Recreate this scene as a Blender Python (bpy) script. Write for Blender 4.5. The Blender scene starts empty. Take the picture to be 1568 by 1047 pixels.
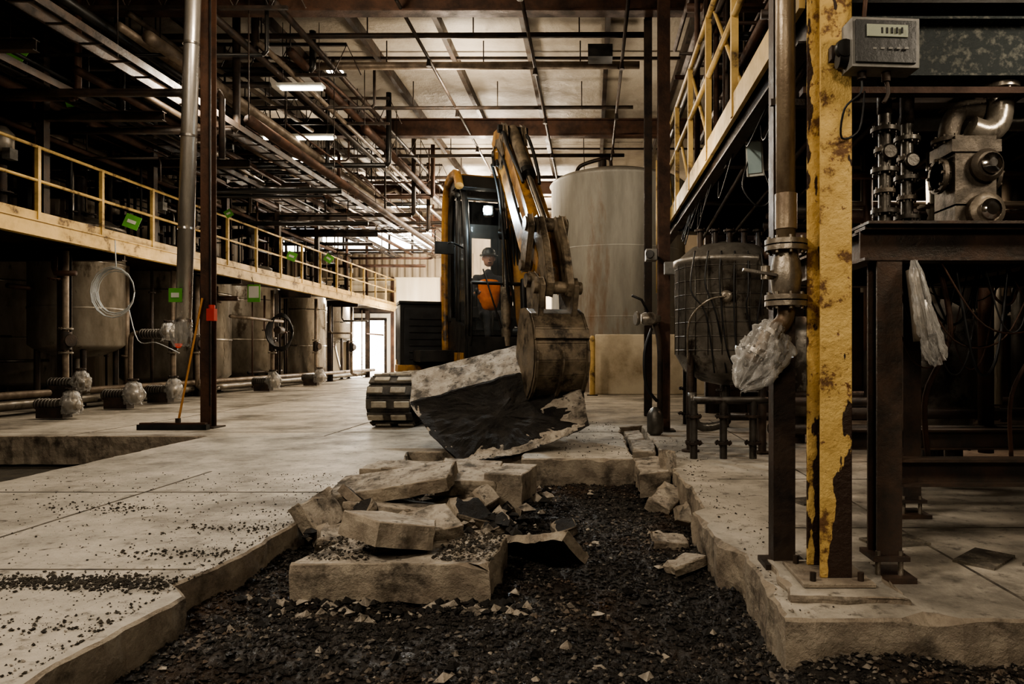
import bpy, math, random
from mathutils import Vector, Matrix, noise
random.seed(7)
R=random.uniform
V=Vector
try:
    bpy.context.scene.view_settings.view_transform='AgX'
    bpy.context.scene.view_settings.look='AgX - High Contrast'
except Exception: pass
# ------------------------------------------------------------------ materials
def M(name,c1,c2=None,scale=4,rough=.6,metal=0,bump=.15,bscale=30,lo=.4,hi=.62,stretch=(1,1,1),c3=None,s3=1.2,lo3=.55,hi3=.62,rvar=.15,emit=None,es=0,alpha=1,bdist=.02,c4=None,s4=20,lo4=.6,hi4=.66):
    m=bpy.data.materials.new(name); m.use_nodes=True
    nt=m.node_tree; N=nt.nodes; L=nt.links; b=N['Principled BSDF']
    tc=N.new('ShaderNodeTexCoord'); mp=N.new('ShaderNodeMapping'); mp.inputs['Scale'].default_value=stretch
    L.new(tc.outputs['Object'],mp.inputs['Vector'])
    c2=c2 or tuple(x*.6 for x in c1)
    n=N.new('ShaderNodeTexNoise'); n.inputs['Scale'].default_value=scale; n.inputs['Detail'].default_value=8; n.inputs['Roughness'].default_value=.65
    L.new(mp.outputs[0],n.inputs['Vector'])
    r=N.new('ShaderNodeValToRGB'); e=r.color_ramp.elements
    e[0].position=lo; e[0].color=(*c1,1); e[1].position=hi; e[1].color=(*c2,1)
    L.new(n.outputs['Fac'],r.inputs['Fac']); out=r.outputs['Color']
    for cc,ss,l_,h_ in((c3,s3,lo3,hi3),(c4,s4,lo4,hi4)):
        if not cc: continue
        n3=N.new('ShaderNodeTexNoise'); n3.inputs['Scale'].default_value=ss; n3.inputs['Detail'].default_value=10; n3.inputs['Roughness'].default_value=.7
        L.new(mp.outputs[0],n3.inputs['Vector'])
        r3=N.new('ShaderNodeValToRGB'); q=r3.color_ramp.elements; q[0].position=l_; q[0].color=(0,0,0,1); q[1].position=h_; q[1].color=(1,1,1,1)
        L.new(n3.outputs['Fac'],r3.inputs['Fac'])
        mx=N.new('ShaderNodeMix'); mx.data_type='RGBA'; L.new(r3.outputs['Color'],mx.inputs[0]); L.new(out,mx.inputs[6]); mx.inputs[7].default_value=(*cc,1); out=mx.outputs[2]
    L.new(out,b.inputs['Base Color'])
    mr=N.new('ShaderNodeMapRange'); mr.inputs[1].default_value=.3; mr.inputs[2].default_value=.7; mr.inputs[3].default_value=max(.03,rough-rvar); mr.inputs[4].default_value=min(1,rough+rvar)
    L.new(n.outputs['Fac'],mr.inputs[0]); L.new(mr.outputs[0],b.inputs['Roughness'])
    b.inputs['Metallic'].default_value=metal
    if bump:
        nb=N.new('ShaderNodeTexNoise'); nb.inputs['Scale'].default_value=bscale; nb.inputs['Detail'].default_value=6; nb.inputs['Roughness'].default_value=.7
        L.new(tc.outputs['Object'],nb.inputs['Vector'])
        bp=N.new('ShaderNodeBump'); bp.inputs['Strength'].default_value=bump; bp.inputs['Distance'].default_value=bdist
        L.new(nb.outputs['Fac'],bp.inputs['Height']); L.new(bp.outputs[0],b.inputs['Normal'])
    if emit:
        b.inputs['Emission Color'].default_value=(*emit,1); b.inputs['Emission Strength'].default_value=es
    if alpha<1: b.inputs['Alpha'].default_value=alpha
    return m
concrete=M('floor_concrete',(.50,.455,.39),(.30,.275,.235),1.8,.48,0,.6,22,.36,.64,c3=(.11,.10,.085),s3=.8,lo3=.48,hi3=.66,rvar=.18,bdist=.014,c4=(.10,.09,.078),s4=11,lo4=.55,hi4=.68)
conc_brk=M('broken_concrete',(.48,.43,.36),(.29,.25,.205),7,.8,0,.8,40,.35,.68,c3=(.09,.077,.062),s3=5,lo3=.48,hi3=.64,bdist=.016,c4=(.04,.036,.032),s4=22,lo4=.56,hi4=.66)
conc_side=M('concrete_cut_face',(.38,.33,.26),(.22,.18,.14),5,.85,0,.8,30,.35,.68,c3=(.08,.065,.05),s3=4,lo3=.5,hi3=.66,bdist=.02)
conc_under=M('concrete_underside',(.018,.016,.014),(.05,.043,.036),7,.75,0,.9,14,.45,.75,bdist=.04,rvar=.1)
gravel=M('wet_gravel',(.022,.020,.018),(.065,.055,.045),28,.33,0,.8,60,.42,.72,c3=(.06,.036,.02),s3=1.1,lo3=.52,hi3=.66,rvar=.2,bdist=.02)
gravel2=M('grey_gravel',(.20,.175,.145),(.10,.085,.066),20,.6,0,.5,60,c3=(.11,.065,.035),s3=1.1,lo3=.5,hi3=.62)
dirt=M('dirt',(.04,.035,.028),(.085,.072,.055),6,.9,0,.8,30)
joint=M('joint_dirt',(.05,.042,.035),(.17,.15,.12),5,.9)
rail=M('yellow_rail',(.62,.44,.19),(.43,.30,.12),3,.5,0,.1,30,c3=(.13,.085,.05),s3=3,lo3=.56,hi3=.64)
steel=M('dark_steel',(.036,.03,.026),(.075,.052,.038),5,.48,.25,.3,40,rvar=.2)
rust=M('rusty_steel',(.105,.055,.035),(.05,.03,.022),3,.6,.2,.3,30)
black=M('black_metal',(.016,.016,.015),(.034,.031,.027),4,.4,.2,.1)
silver=M('insulation_silver',(.58,.55,.51),(.38,.35,.31),3,.32,.7,.1,20,stretch=(1,1,.3))
pipeb=M('dusty_pipe',(.26,.21,.16),(.13,.10,.075),3,.5,.3,.2,20)
stain=M('stainless',(.5,.47,.43),(.3,.27,.23),3,.28,.85,.1,20,stretch=(1,1,.2))
tankg=M('tank_grey_steel',(.37,.335,.285),(.20,.175,.14),2,.38,.5,.15,14,c3=(.10,.08,.06),s3=1.5,stretch=(1,1,.4))
dtank=M('dark_vessel',(.13,.12,.104),(.065,.057,.05),3,.4,.5,.2,14,c3=(.045,.036,.03),s3=2)
kett=M('kettle_steel',(.27,.25,.22),(.15,.135,.115),4,.36,.5,.3,12,c3=(.07,.058,.046),s3=2.5)
cream=M('tank_paint',(.38,.365,.325),(.25,.24,.21),1.4,.6,0,.1,10,stretch=(1,1,.2),c3=(.20,.10,.045),s3=.9,lo3=.54,hi3=.68)
insul=M('ceiling_insulation',(.42,.375,.31),(.28,.245,.2),.5,.6,0,.5,1.6,bdist=.1)
wallm=M('wall_siding',(.34,.28,.21),(.22,.18,.13),1,.7,0,.1,5,stretch=(1,1,.2))
wallw=M('wall_white',(.78,.7,.56),(.62,.53,.4),.8,.7,0,.1,5,stretch=(1.5,1,.15),c3=(.42,.25,.12),s3=1,lo3=.58,hi3=.75)
cat=M('excavator_yellow',(.46,.25,.075),(.28,.15,.05),4,.42,0,.15,20,c3=(.06,.045,.032),s3=3,lo3=.5,hi3=.62)
catd=M('dirty_bucket_steel',(.14,.115,.085),(.27,.22,.16),6,.42,.35,.4,22,c3=(.045,.036,.028),s3=4,lo3=.5,hi3=.62)
rubber=M('track_rubber',(.04,.036,.032),(.13,.115,.095),4,.8,0,.3,20)
pad=M('track_pad',(.42,.38,.31),(.24,.21,.17),5,.7,.1,.3,20)
chrome=M('chrome_rod',(.6,.58,.55),(.5,.48,.45),3,.15,1,0)
grn=M('green_tag',(.12,.38,.05),(.1,.3,.05),3,.5,0,0)
white=M('white_tag',(.6,.6,.55),(.5,.5,.45),3,.5,0,0)
red=M('red_plastic',(.55,.05,.02),(.5,.04,.02),3,.4,0,0)
greyp=M('grey_box_plastic',(.26,.25,.23),(.16,.155,.14),6,.45,0,.1)
lcd=M('lcd_screen',(.36,.38,.30),(.31,.33,.26),20,.3,0,0)
wood=M('wood_handle',(.5,.25,.09),(.4,.2,.07),8,.5,0,0)
orange=M('hi_vis_vest',(.7,.2,.04),(.5,.13,.03),6,.8,0,.2)
jacket=M('operator_sleeves',(.05,.045,.045),(.03,.03,.03),6,.9)
skin=M('skin',(.45,.25,.17),(.38,.2,.13),9,.5,0,0)
cabl=M('cable_black',(.014,.014,.014),(.03,.03,.03),5,.5,0,0)
hosew=M('clear_tubing',(.5,.52,.52),(.4,.42,.42),5,.25,0,0)
lamp=M('lamp_glow',(1,1,1),(1,1,1),1,.5,0,0,emit=(1,.93,.8),es=10)
lampw=M('work_lamp_glow',(1,1,1),(1,1,1),1,.5,0,0,emit=(.7,.9,1),es=300)
def plastic():
    m=M('plastic_wrap',(.62,.61,.58),(.44,.425,.4),5,.1,0,.5,30,bdist=.01,rvar=.06)
    nt=m.node_tree;N=nt.nodes;b=N['Principled BSDF']; b.inputs['Specular IOR Level'].default_value=.9
    lw=N.new('ShaderNodeLayerWeight'); lw.inputs[0].default_value=.35
    mr=N.new('ShaderNodeMapRange'); mr.inputs[3].default_value=.26; mr.inputs[4].default_value=.85
    nt.links.new(lw.outputs['Facing'],mr.inputs[0]); nt.links.new(mr.outputs[0],b.inputs['Alpha'])
    return m
bag=plastic()
def glassm():
    m=M('cab_glass',(.3,.3,.28),(.2,.2,.18),3,.06,0,0,rvar=.03); b=m.node_tree.nodes['Principled BSDF']; b.inputs['Alpha'].default_value=.12; return m
glass=glassm()
def peel():
    m=M('yellow_peeling_column',(.64,.46,.19),(.49,.33,.12),7,.5,0,.6,30,c3=(.17,.09,.04),s3=7,lo3=.555,hi3=.62,c4=(.20,.10,.045),s4=24,lo4=.59,hi4=.64)
    nt=m.node_tree;N=nt.nodes;L=nt.links;b=N['Principled BSDF']
    src=b.inputs['Base Color'].links[0].from_socket
    g=N.new('ShaderNodeTexCoord'); s=N.new('ShaderNodeSeparateXYZ'); L.new(g.outputs['Object'],s.inputs[0])
    a=N.new('ShaderNodeMapRange'); a.inputs[1].default_value=.3;a.inputs[2].default_value=1.0;a.inputs[3].default_value=.42;a.inputs[4].default_value=0; L.new(s.outputs[2],a.inputs[0])
    c=N.new('ShaderNodeMapRange'); c.inputs[1].default_value=.99;c.inputs[2].default_value=1.06;c.inputs[3].default_value=.12;c.inputs[4].default_value=1; L.new(s.outputs[0],c.inputs[0])
    mu=N.new('ShaderNodeMath');mu.operation='MULTIPLY';L.new(a.outputs[0],mu.inputs[0]);L.new(c.outputs[0],mu.inputs[1])
    yb=N.new('ShaderNodeMapRange'); yb.inputs[1].default_value=2.91;yb.inputs[2].default_value=2.93;yb.inputs[3].default_value=0;yb.inputs[4].default_value=.10; L.new(s.outputs[1],yb.inputs[0])
    n=N.new('ShaderNodeTexNoise');n.inputs['Scale'].default_value=6;n.inputs['Detail'].default_value=6;mp=N.new('ShaderNodeMapping');mp.inputs['Scale'].default_value=(2,2,.7);L.new(g.outputs['Object'],mp.inputs[0]);L.new(mp.outputs[0],n.inputs[0])
    ad=N.new('ShaderNodeMath');L.new(mu.outputs[0],ad.inputs[0]);L.new(n.outputs['Fac'],ad.inputs[1])
    a2=N.new('ShaderNodeMath');L.new(ad.outputs[0],a2.inputs[0]);L.new(yb.outputs[0],a2.inputs[1])
    r=N.new('ShaderNodeValToRGB');e=r.color_ramp.elements;e[0].position=.665;e[0].color=(0,0,0,1);e[1].position=.68;e[1].color=(1,1,1,1);L.new(a2.outputs[0],r.inputs[0])
    mx=N.new('ShaderNodeMix');mx.data_type='RGBA';L.new(r.outputs[0],mx.inputs[0]);L.new(src,mx.inputs[6]);mx.inputs[7].default_value=(.05,.028,.018,1);L.new(mx.outputs[2],b.inputs['Base Color'])
    return m
peelm=peel()
# ------------------------------------------------------------------ builder
def cr(p,n=6):
    p=[V(q) for q in p]; o=[]
    for i in range(len(p)-1):
        a=p[max(i-1,0)];b=p[i];c=p[i+1];d=p[min(i+2,len(p)-1)]
        for k in range(n):
            t=k/n; o.append(.5*((2*b)+(c-a)*t+(2*a-5*b+4*c-d)*t*t+(3*b-a-3*c+d)*t**3))
    o.append(p[-1]); return o
class B:
    def __init__(s,name): s.n=name;s.v=[];s.f=[];s.m=[];s.s=[];s.mats=[]
    def add(s,vs,fs,mat,sm=False):
        if mat not in s.mats: s.mats.append(mat)
        k=s.mats.index(mat);o=len(s.v); s.v+=[tuple(x) for x in vs]
        for f in fs: s.f.append(tuple(i+o for i in f)); s.m.append(k); s.s.append(sm)
    def box(s,c,sz,mat,Rm=None,taper=1):
        h=V(sz)/2;vs=[]
        for z in(-1,1):
            t=taper if z>0 else 1
            for x,y in((-1,-1),(1,-1),(1,1),(-1,1)):
                q=V((x*h.x*t,y*h.y*t,z*h.z)); vs.append(V(c)+(Rm@q if Rm else q))
        s.add(vs,[(3,2,1,0),(4,5,6,7),(0,1,5,4),(1,2,6,5),(2,3,7,6),(3,0,4,7)],mat)
    def lathe(s,c,prof,mat,n=20,d=(0,0,1),sm=True,cap=True):
        d=V(d).normalized(); a=d.orthogonal().normalized(); b=d.cross(a); vs=[];fs=[]
        for r,t in prof:
            for i in range(n):
                w=2*math.pi*i/n; vs.append(V(c)+d*t+(a*math.cos(w)+b*math.sin(w))*r)
        for j in range(len(prof)-1):
            for i in range(n):
                k=(i+1)%n; fs.append((j*n+i,j*n+k,(j+1)*n+k,(j+1)*n+i))
        s.add(vs,fs,mat,sm)
        if cap:
            m=len(prof)-1
            s.add([vs[i] for i in range(n)],[tuple(reversed(range(n)))],mat); s.add([vs[m*n+i] for i in range(n)],[tuple(range(n))],mat)
    def cyl(s,p0,p1,r,mat,r2=None,n=12):
        p0=V(p0);p1=V(p1);s.lathe(p0,[(r,0),(r if r2 is None else r2,(p1-p0).length)],mat,n,p1-p0)
    def tube(s,pts,r,mat,n=8,smooth=0):
        pts=cr(pts,smooth) if smooth else [V(p) for p in pts]
        vs=[];fs=[];a=None
        for i,p in enumerate(pts):
            d=(pts[min(i+1,len(pts)-1)]-pts[max(i-1,0)]).normalized()
            if a is None: a=d.orthogonal().normalized()
            else:
                a=a-d*a.dot(d); a=a.normalized() if a.length>1e-5 else d.orthogonal().normalized()
            b=d.cross(a)
            for k in range(n):
                w=2*math.pi*k/n; vs.append(p+(a*math.cos(w)+b*math.sin(w))*r)
        for j in range(len(pts)-1):
            for i in range(n):
                k=(i+1)%n; fs.append((j*n+i,j*n+k,(j+1)*n+k,(j+1)*n+i))
        fs.append(tuple(reversed(range(n)))); fs.append(tuple((len(pts)-1)*n+i for i in range(n)))
        s.add(vs,fs,mat,True)
    def drape(s,pts,rads,mat,folds=7,amp=.28,n=56,seed=0,flat=1):
        """film bag gathered around a path: radius profile with longitudinal creases"""
        P=cr(pts,7); m=len(P)-1; vs=[];fs=[];a=None
        for i,p in enumerate(P):
            d=(P[min(i+1,m)]-P[max(i-1,0)]).normalized()
            if a is None: a=d.orthogonal().normalized()
            else: a=(a-d*a.dot(d)).normalized()
            b=d.cross(a); t=i/m*(len(rads)-1); k=min(int(t),len(rads)-2); f=t-k; f=f*f*(3-2*f); r=rads[k]*(1-f)+rads[k+1]*f
            for j in range(n):
                w=2*math.pi*j/n; c_,s_=math.cos(w),math.sin(w)
                e=noise.noise(V((c_*folds*.4,s_*folds*.4,i*.12+seed)))*1.0-abs(noise.noise(V((c_*folds*.7,s_*folds*.7,i*.25+seed+9))))*1.3+noise.noise(V((c_*3,s_*3,i*.6+seed)))*.4
                q=r*(1+amp*e); vs.append(p+a*c_*q+b*s_*q*flat+d*noise.noise(V((c_*3,s_*3,i*.4+seed)))*r*.25)
        for i in range(m):
            for j in range(n):
                k=(j+1)%n; fs.append((i*n+j,i*n+k,(i+1)*n+k,(i+1)*n+j))
        s.add(vs,fs,mat,True)
    def prism(s,poly,F,t0,t1,mat):
        n=len(poly); vs=[F(a,b,t0) for a,b in poly]+[F(a,b,t1) for a,b in poly]
        s.add(vs,[tuple(range(n)),tuple(reversed(range(n,2*n)))]+[(i,(i+1)%n,(i+1)%n+n,i+n) for i in range(n)],mat)
    def flange(s,c,d,r,mat,t=.02,bolts=8):
        c=V(c);d=V(d).normalized(); s.cyl(c-d*t/2,c+d*t/2,r,mat,n=20)
        a=d.orthogonal().normalized();b=d.cross(a)
        for i in range(bolts):
            w=6.283*i/bolts; q=c+(a*math.cos(w)+b*math.sin(w))*r*.82; s.cyl(q-d*t*1.1,q+d*t*1.1,r*.09,mat,n=6)
    def hbeam(s,p0,p1,w,h,mat,up=(0,0,1),t=.012):
        p0=V(p0);p1=V(p1);d=(p1-p0);l=d.length;d.normalize();u=V(up);u=(u-d*u.dot(d)).normalized();x=d.cross(u)
        Rm=Matrix((x,d,u)).transposed();c=(p0+p1)/2
        s.box(c+u*(h/2-t/2),(w,l,t),mat,Rm);s.box(c-u*(h/2-t/2),(w,l,t),mat,Rm);s.box(c,(t,l,h-2*t),mat,Rm)
    def blob(s,c,sz,mat,amp=.25,fr=3,n=16,sm=False):
        vs=[];fs=[];m=n//2
        for j in range(m+1):
            for i in range(n):
                a=math.pi*j/m;b=2*math.pi*i/n; q=V((math.sin(a)*math.cos(b),math.sin(a)*math.sin(b),math.cos(a)))
                q=q*(1+amp*noise.noise(q*fr+V(c)*7)); vs.append(V(c)+V((q.x*sz[0],q.y*sz[1],q.z*sz[2])))
        for j in range(m):
            for i in range(n):
                k=(i+1)%n; fs.append((j*n+i,(j+1)*n+i,(j+1)*n+k,j*n+k))
        s.add(vs,fs,mat,sm)
    def done(s,bevel=0,seg=2,parent=None):
        me=bpy.data.meshes.new(s.n); me.from_pydata(s.v,[],s.f)
        for m in s.mats: me.materials.append(m)
        me.polygons.foreach_set('material_index',s.m); me.polygons.foreach_set('use_smooth',s.s); me.update()
        o=bpy.data.objects.new(s.n,me); bpy.context.collection.objects.link(o)
        if bevel:
            b=o.modifiers.new('bevel','BEVEL'); b.width=bevel; b.segments=seg; b.limit_method='ANGLE'; b.angle_limit=.8
        if parent: o.parent=parent
        return o
def rotm(x=0,y=0,z=0):
    from mathutils import Euler
    return Euler((math.radians(x),math.radians(y),math.radians(z))).to_matrix()
def slab(b,poly,z0,z1,mt,ms,T=None,jit=.012,step=.06,mb=None,cham=.02,fan=False):
    pts=[]
    n=len(poly)
    for i in range(n):
        a=V((*poly[i],0));c=V((*poly[(i+1)%n],0)); L=(c-a).length; k=max(1,int(L/step)); d=(c-a)/L; nr=V((d.y,-d.x,0))
        for q in range(k):
            p=a+d*(L*q/k)
            w=noise.noise(p*2.5+V((0,0,z1*3)))*jit*2.4+noise.noise(p*9+V((0,0,z0*9)))*jit*1.5
            pts.append((p,nr,w))
    rings=[(z1,-cham),(z1-cham*.7,0),(z1-(z1-z0)*.25,.1),(z1-(z1-z0)*.5,.3),(z1-(z1-z0)*.75,.1),(z0,-.01)]
    vs=[];N=len(pts)
    for ri,(z,o) in enumerate(rings):
        for p,nr,w in pts:
            e=w+(o if ri<2 else .003)+R(-.2,.2)*jit
            if ri>1: e+=noise.noise(V((p.x*9,p.y*9,z*9)))*jit*1.6
            ch=max(0,noise.noise(p*5+V((5,5,5)))-.2)
            if ri==0: e-=ch*jit*9
            q=p+nr*e; q.z=z
            if ri==1: q.z-=ch*jit*5
            vs.append(q)
    if T: vs=[T@q for q in vs]
    nr_=len(rings)
    if fan:
        c=sum((vs[i] for i in range(N)),V())/N
        ms_=[[vs[i].lerp(c,f)+V((0,0,noise.noise(vs[i].lerp(c,f)*7)*jit*1.2)) for i in range(N)] for f in(.15,.4,.7)]
        vv=vs[:N]+ms_[0]+ms_[1]+ms_[2]+[c]
        b.add(vv,[(i+N*k,(i+1)%N+N*k,(i+1)%N+N*k+N,i+N*k+N) for k in range(3) for i in range(N)]+[(i+3*N,(i+1)%N+3*N,4*N) for i in range(N)],mt)
    else: b.add(vs[:N],[tuple(range(N))],mt)
    b.add(vs,[(j*N+i,(j+1)*N+i,(j+1)*N+(i+1)%N,j*N+(i+1)%N) for j in range(nr_-1) for i in range(N)],ms)
    b.add(vs[(nr_-1)*N:],[tuple(reversed(range(N)))],mb or ms)
# ------------------------------------------------------------------ shell
f=B('floor')
slab(f,[(-14,-6),(-1.74,-6),(-1.70,2.2),(-1.66,2.82),(-1.78,2.95),(-1.72,3.6),(-1.74,4.2),(-1.66,6.0),(-1.85,6.9),(-.68,6.88),(-.66,6.45),(.40,6.43),(.38,9.2),(.70,9.4),(.70,6.5),(.73,4.4),(.64,4.3),(.67,3.6),(.77,3.4),(.73,2.56),(14,2.46),(14,29),(-14,29),(-14,8.2),(-4.62,8.2),(-4.58,5.2),(-14,5.2)],-.34,0,concrete,conc_side,jit=.011,step=.055,cham=.014)
for x in(-3.2,): f.box((x,0,.0),(.018,11.5,.004),joint)
for x in(-3.2,-6.3): f.box((x,18.6,.0),(.02,20.8,.004),joint)
for y in(3.15,4.9): f.box((-3.2,y,.0),(2.75,.014,.004),joint)
for y in(8.6,11.5,14.5,18,22): f.box((-6,y,0),(15,.018,.004),joint)
for y in(3.9,5.4,7.2): f.box((4,y,0),(6,.014,.004),joint)
f.box((1.75,6.4,0),(.014,7.5,.004),joint)
f.box((-1.0,13,0),(.02,12,.004),joint)
f.done()
g=B('ground'); g.box((0,11,-.42),(30,38,.1),dirt); g.done()
c=B('ceiling'); c.box((0,11.5,7.0),(28.4,36,.1),insul); c.done()
w=B('wall_left'); 
for i in range(110):
    y=-6+i*.32; w.prism([(y,0),(y+.1,.04),(y+.22,.04),(y+.32,0)],lambda a,b,t:V((-14+b,a,t)),0,6.95,wallm)
w.box((-14.1,11.5,3.4),(.15,36,7.1),wallm); w.done()
w=B('wall_right'); w.box((10,11.5,3.4),(.15,36,7.1),wallm); w.done()
w=B('wall_front'); w.box((-2,-6.1,3.4),(24.5,.15,7.1),wallm); w.done()
w=B('shade_backdrop'); w.box((5.9,11.4,3.4),(8.0,.12,6.8),steel)  # added dark backdrop, its colour stands in for the darkness behind the right side
for k in range(25): w.box((2.0+k*.32,11.32,3.4),(.12,.05,6.8),steel)
w.done()
w=B('wall_back')
Y=29
def wb(x0,x1,z0,z1,m): w.box(((x0+x1)/2,Y,(z0+z1)/2),(x1-x0,.14,z1-z0),m)
wb(-14,-10.3,0,4.2,wallw); wb(-8.7,10,0,4.2,wallw); wb(-10.3,-8.7,2.4,4.2,wallw)
wb(-14,10,4.2,5.2,wallm); wb(-14,-13.4,5.2,6.3,wallm); wb(-6.6,10,5.2,6.3,wallm); wb(-14,10,6.3,6.95,wallm)
for i in range(75):
    x=-14+i*.32
    w.prism([(x,0),(x+.08,-.05),(x+.2,-.05),(x+.28,0)],lambda a,b,t:V((a,Y-.07+b,t)),4.2,5.2,wallm)
for x in(-8.4,-6.3,-4.2): w.box((x,Y-.12,2.1),(.12,.12,4.2),rust)
w.done()
o=B('window_1')
for i in range(8): o.box((-13.4+i*.97,Y-.02,5.75),(.08,.16,1.1),steel)
o.box((-10,Y-.02,5.24),(6.8,.16,.08),steel); o.done()
o=B('door_1'); 
for x in(-10.3,-8.7): o.box((x,Y-.03,1.2),(.1,.2,2.4),steel)
o.box((-9.5,Y-.03,2.42),(1.7,.2,.1),steel); o.done()
o=B('ground_outside'); o.box((-8,34,-.1),(30,10,.05),concrete); o.done()
o=B('roof_frame')
for y in(4.5,10.5,16.5,22.5,28.3):
    o.hbeam((-13.9,y,6.42),(9.9,y,6.42),.22,.42,rust,t=.03)
    for x in(-13.6,9.6): o.hbeam((x,y,0),(x,y,6.2),.3,.3,rust,up=(0,1,0),t=.02)
for i in range(16):
    x=-13.2+i*1.5; o.box((x,12,6.86),(.09,34,.2),steel)
for y in(7.5,13.5,19.5,25.5): o.box((-2,y,6.82),(23.8,.05,.05),steel)
o.done()
o=B('sprinkler_piping')
for y,z,r in((11.6,6.35,.05),(12.7,6.3,.075),(14.6,6.2,.04),(18.5,6.3,.05),(20,6.1,.05),(25,6.2,.06)):
    o.tube([(-12,y,z),(.9,y,z+.05)],r,pipeb if r>.07 else steel)
    for k in range(7): o.tube([(-11+k*1.8,y,z),(-11+k*1.8,y,6.8)],.012,steel,5)
for x,z in((-1.0,6.1),(-2.9,6.25),(.55,6.2)):
    o.tube([(x,6,z),(x,28,z)],.03,steel)
    for k in range(8): o.cyl((x,7+k*2.6,z),(x,7+k*2.6,z-.14),.03,steel,.05,n=8)
o.box((.15,11.2,5.9),(.4,.3,.2),black)
o.done()
# ------------------------------------------------------------------ gravel
def bedz(x,y):
    z=-.205+.05*noise.noise(V((x*1.6,y*1.6,1)))+.034*noise.noise(V((x*5,y*5,4)))+.014*noise.noise(V((x*17,y*17,2)))
    z-=.10*math.exp(-((x-.45)**2/.12+(y-3.1)**2/.35))
    z+=.09*math.exp(-((x+1.1)**2/.3+(y-2.6)**2/.1))
    z+=.07*math.exp(-((x+.1)**2/.4+(y-2.2)**2/.08))
    z+=.10*math.exp(-((x+1.75)**2/.03+(y-3.5)**2/.5))
    z-=.05*max(0,min(1,(y-4.5)))
    if y<2.6: z+=.05*max(0,min(1,(x-.7)*3))
    return z
g=B('gravel_bed'); st=.035; nx=int(5.2/st); ny=int(8.6/st)
vs=[(-2.1+i*st,1+j*st,bedz(-2.1+i*st,1+j*st)+R(-.006,.006)) for j in range(ny) for i in range(nx)]
fs=[]
for j in range(ny-1):
    for i in range(nx-1):
        x=-2.1+i*st;y=1+j*st
        if y>2.75 and x>.95: continue
        if y>7.2 and x<.2: continue
        fs.append((j*nx+i,j*nx+i+1,(j+1)*nx+i+1,(j+1)*nx+i))
g.add(vs,fs,gravel,True)
def stone(b,x,y,z,s,mat):
    a=R(0,6.28);ca,sa=math.cos(a),math.sin(a); vs=[]
    for q in((1,0,0),(-1,0,0),(0,1,0),(0,-1,0),(0,0,1),(0,0,-1)):
        q=(q[0]*R(.6,1.2)+R(-.25,.25),q[1]*R(.6,1.2)+R(-.25,.25),q[2]*R(.5,1)+R(-.25,.25))
        vs.append((x+s*(q[0]*ca-q[1]*sa),y+s*(q[0]*sa+q[1]*ca),z+s*q[2]*.8))
    b.add(vs,[(0,2,4),(2,1,4),(1,3,4),(3,0,4),(2,0,5),(1,2,5),(3,1,5),(0,3,5)],mat)
for i in range(46000):
    y=1.9+ (random.random()**1.6)*4.7; x=R(-1.78,.78) if y>2.6 else R(-1.85,2.1)
    s=.005+.012*random.random()**2.0
    pl=.08+.5*max(0,noise.noise(V((x*2,y*2,8))))+(.35 if (x>.6 and y<2.6) else 0)
    stone(g,x,y,bedz(x,y)+s*.45,s,gravel2 if random.random()<pl else gravel)
g.done()
rb=B('concrete_rubble')
for i in range(520):
    y=R(2.1,6.3); x=R(-1.6,.7); s=.010+.032*random.random()**4; stone(rb,x,y,bedz(x,y)+s*.4,s,conc_brk if random.random()<.35 else conc_under)
for i in range(320):
    x=R(-1.65,-.3);y=3.20+R(-.1,.07); s=.008+.030*random.random()**2; stone(rb,x,y,bedz(x,y)+s*.4,s,conc_brk if random.random()<.45 else conc_under)
for i in range(320):
    x=R(-1.65,-.3);y=R(3.9,5.2); s=.015+.045*random.random()**2; stone(rb,x,y,-.06+s*.4,s,conc_brk if random.random()<.4 else conc_under)
for i in range(3200):
    y=2.1+3.6*random.random(); x=-1.76-(random.random()**2.6)*2.6
    s=.0015+.007*random.random()**3; stone(rb,x,y,s*.5,s,dirt if random.random()<.85 else conc_brk)
for cx,cy,n_ in((-3.05,4.35,160),(-2.0,3.4,260),(-2.2,2.98,900),(-2.6,2.95,800),(-1.95,2.95,700),(-2.9,3.0,500),(-3.3,4.5,60),(-1.9,2.5,160),(-2.0,3.9,160)):
    for i in range(n_):
        x=random.gauss(cx,.2);y=random.gauss(cy,.05);s=.002+.010*random.random()**2.5
        if x<-1.8: stone(rb,x,y,s*.5,s,dirt)
for i in range(600):
    y=R(2.6,8);x=.76+abs(random.gauss(0,.2)); s=.002+.008*random.random()**3; stone(rb,x,y,s*.5,s,conc_brk if random.random()<.4 else dirt)
for i in range(700):
    y=R(6.5,10);x=R(-1.2,.4); s=.002+.010*random.random()**3; stone(rb,x,y,s*.5,s,dirt)
for i in range(1100):
    x=random.choice((R(-.75,-.48),R(-1.42,-1.1),R(-.78,-.48)));y=R(3.34,3.82); s=.003+.012*random.random()**2.5; stone(rb,x,y,-.015+s*.5,s,dirt if random.random()<.8 else conc_brk)
rb.done()
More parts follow.
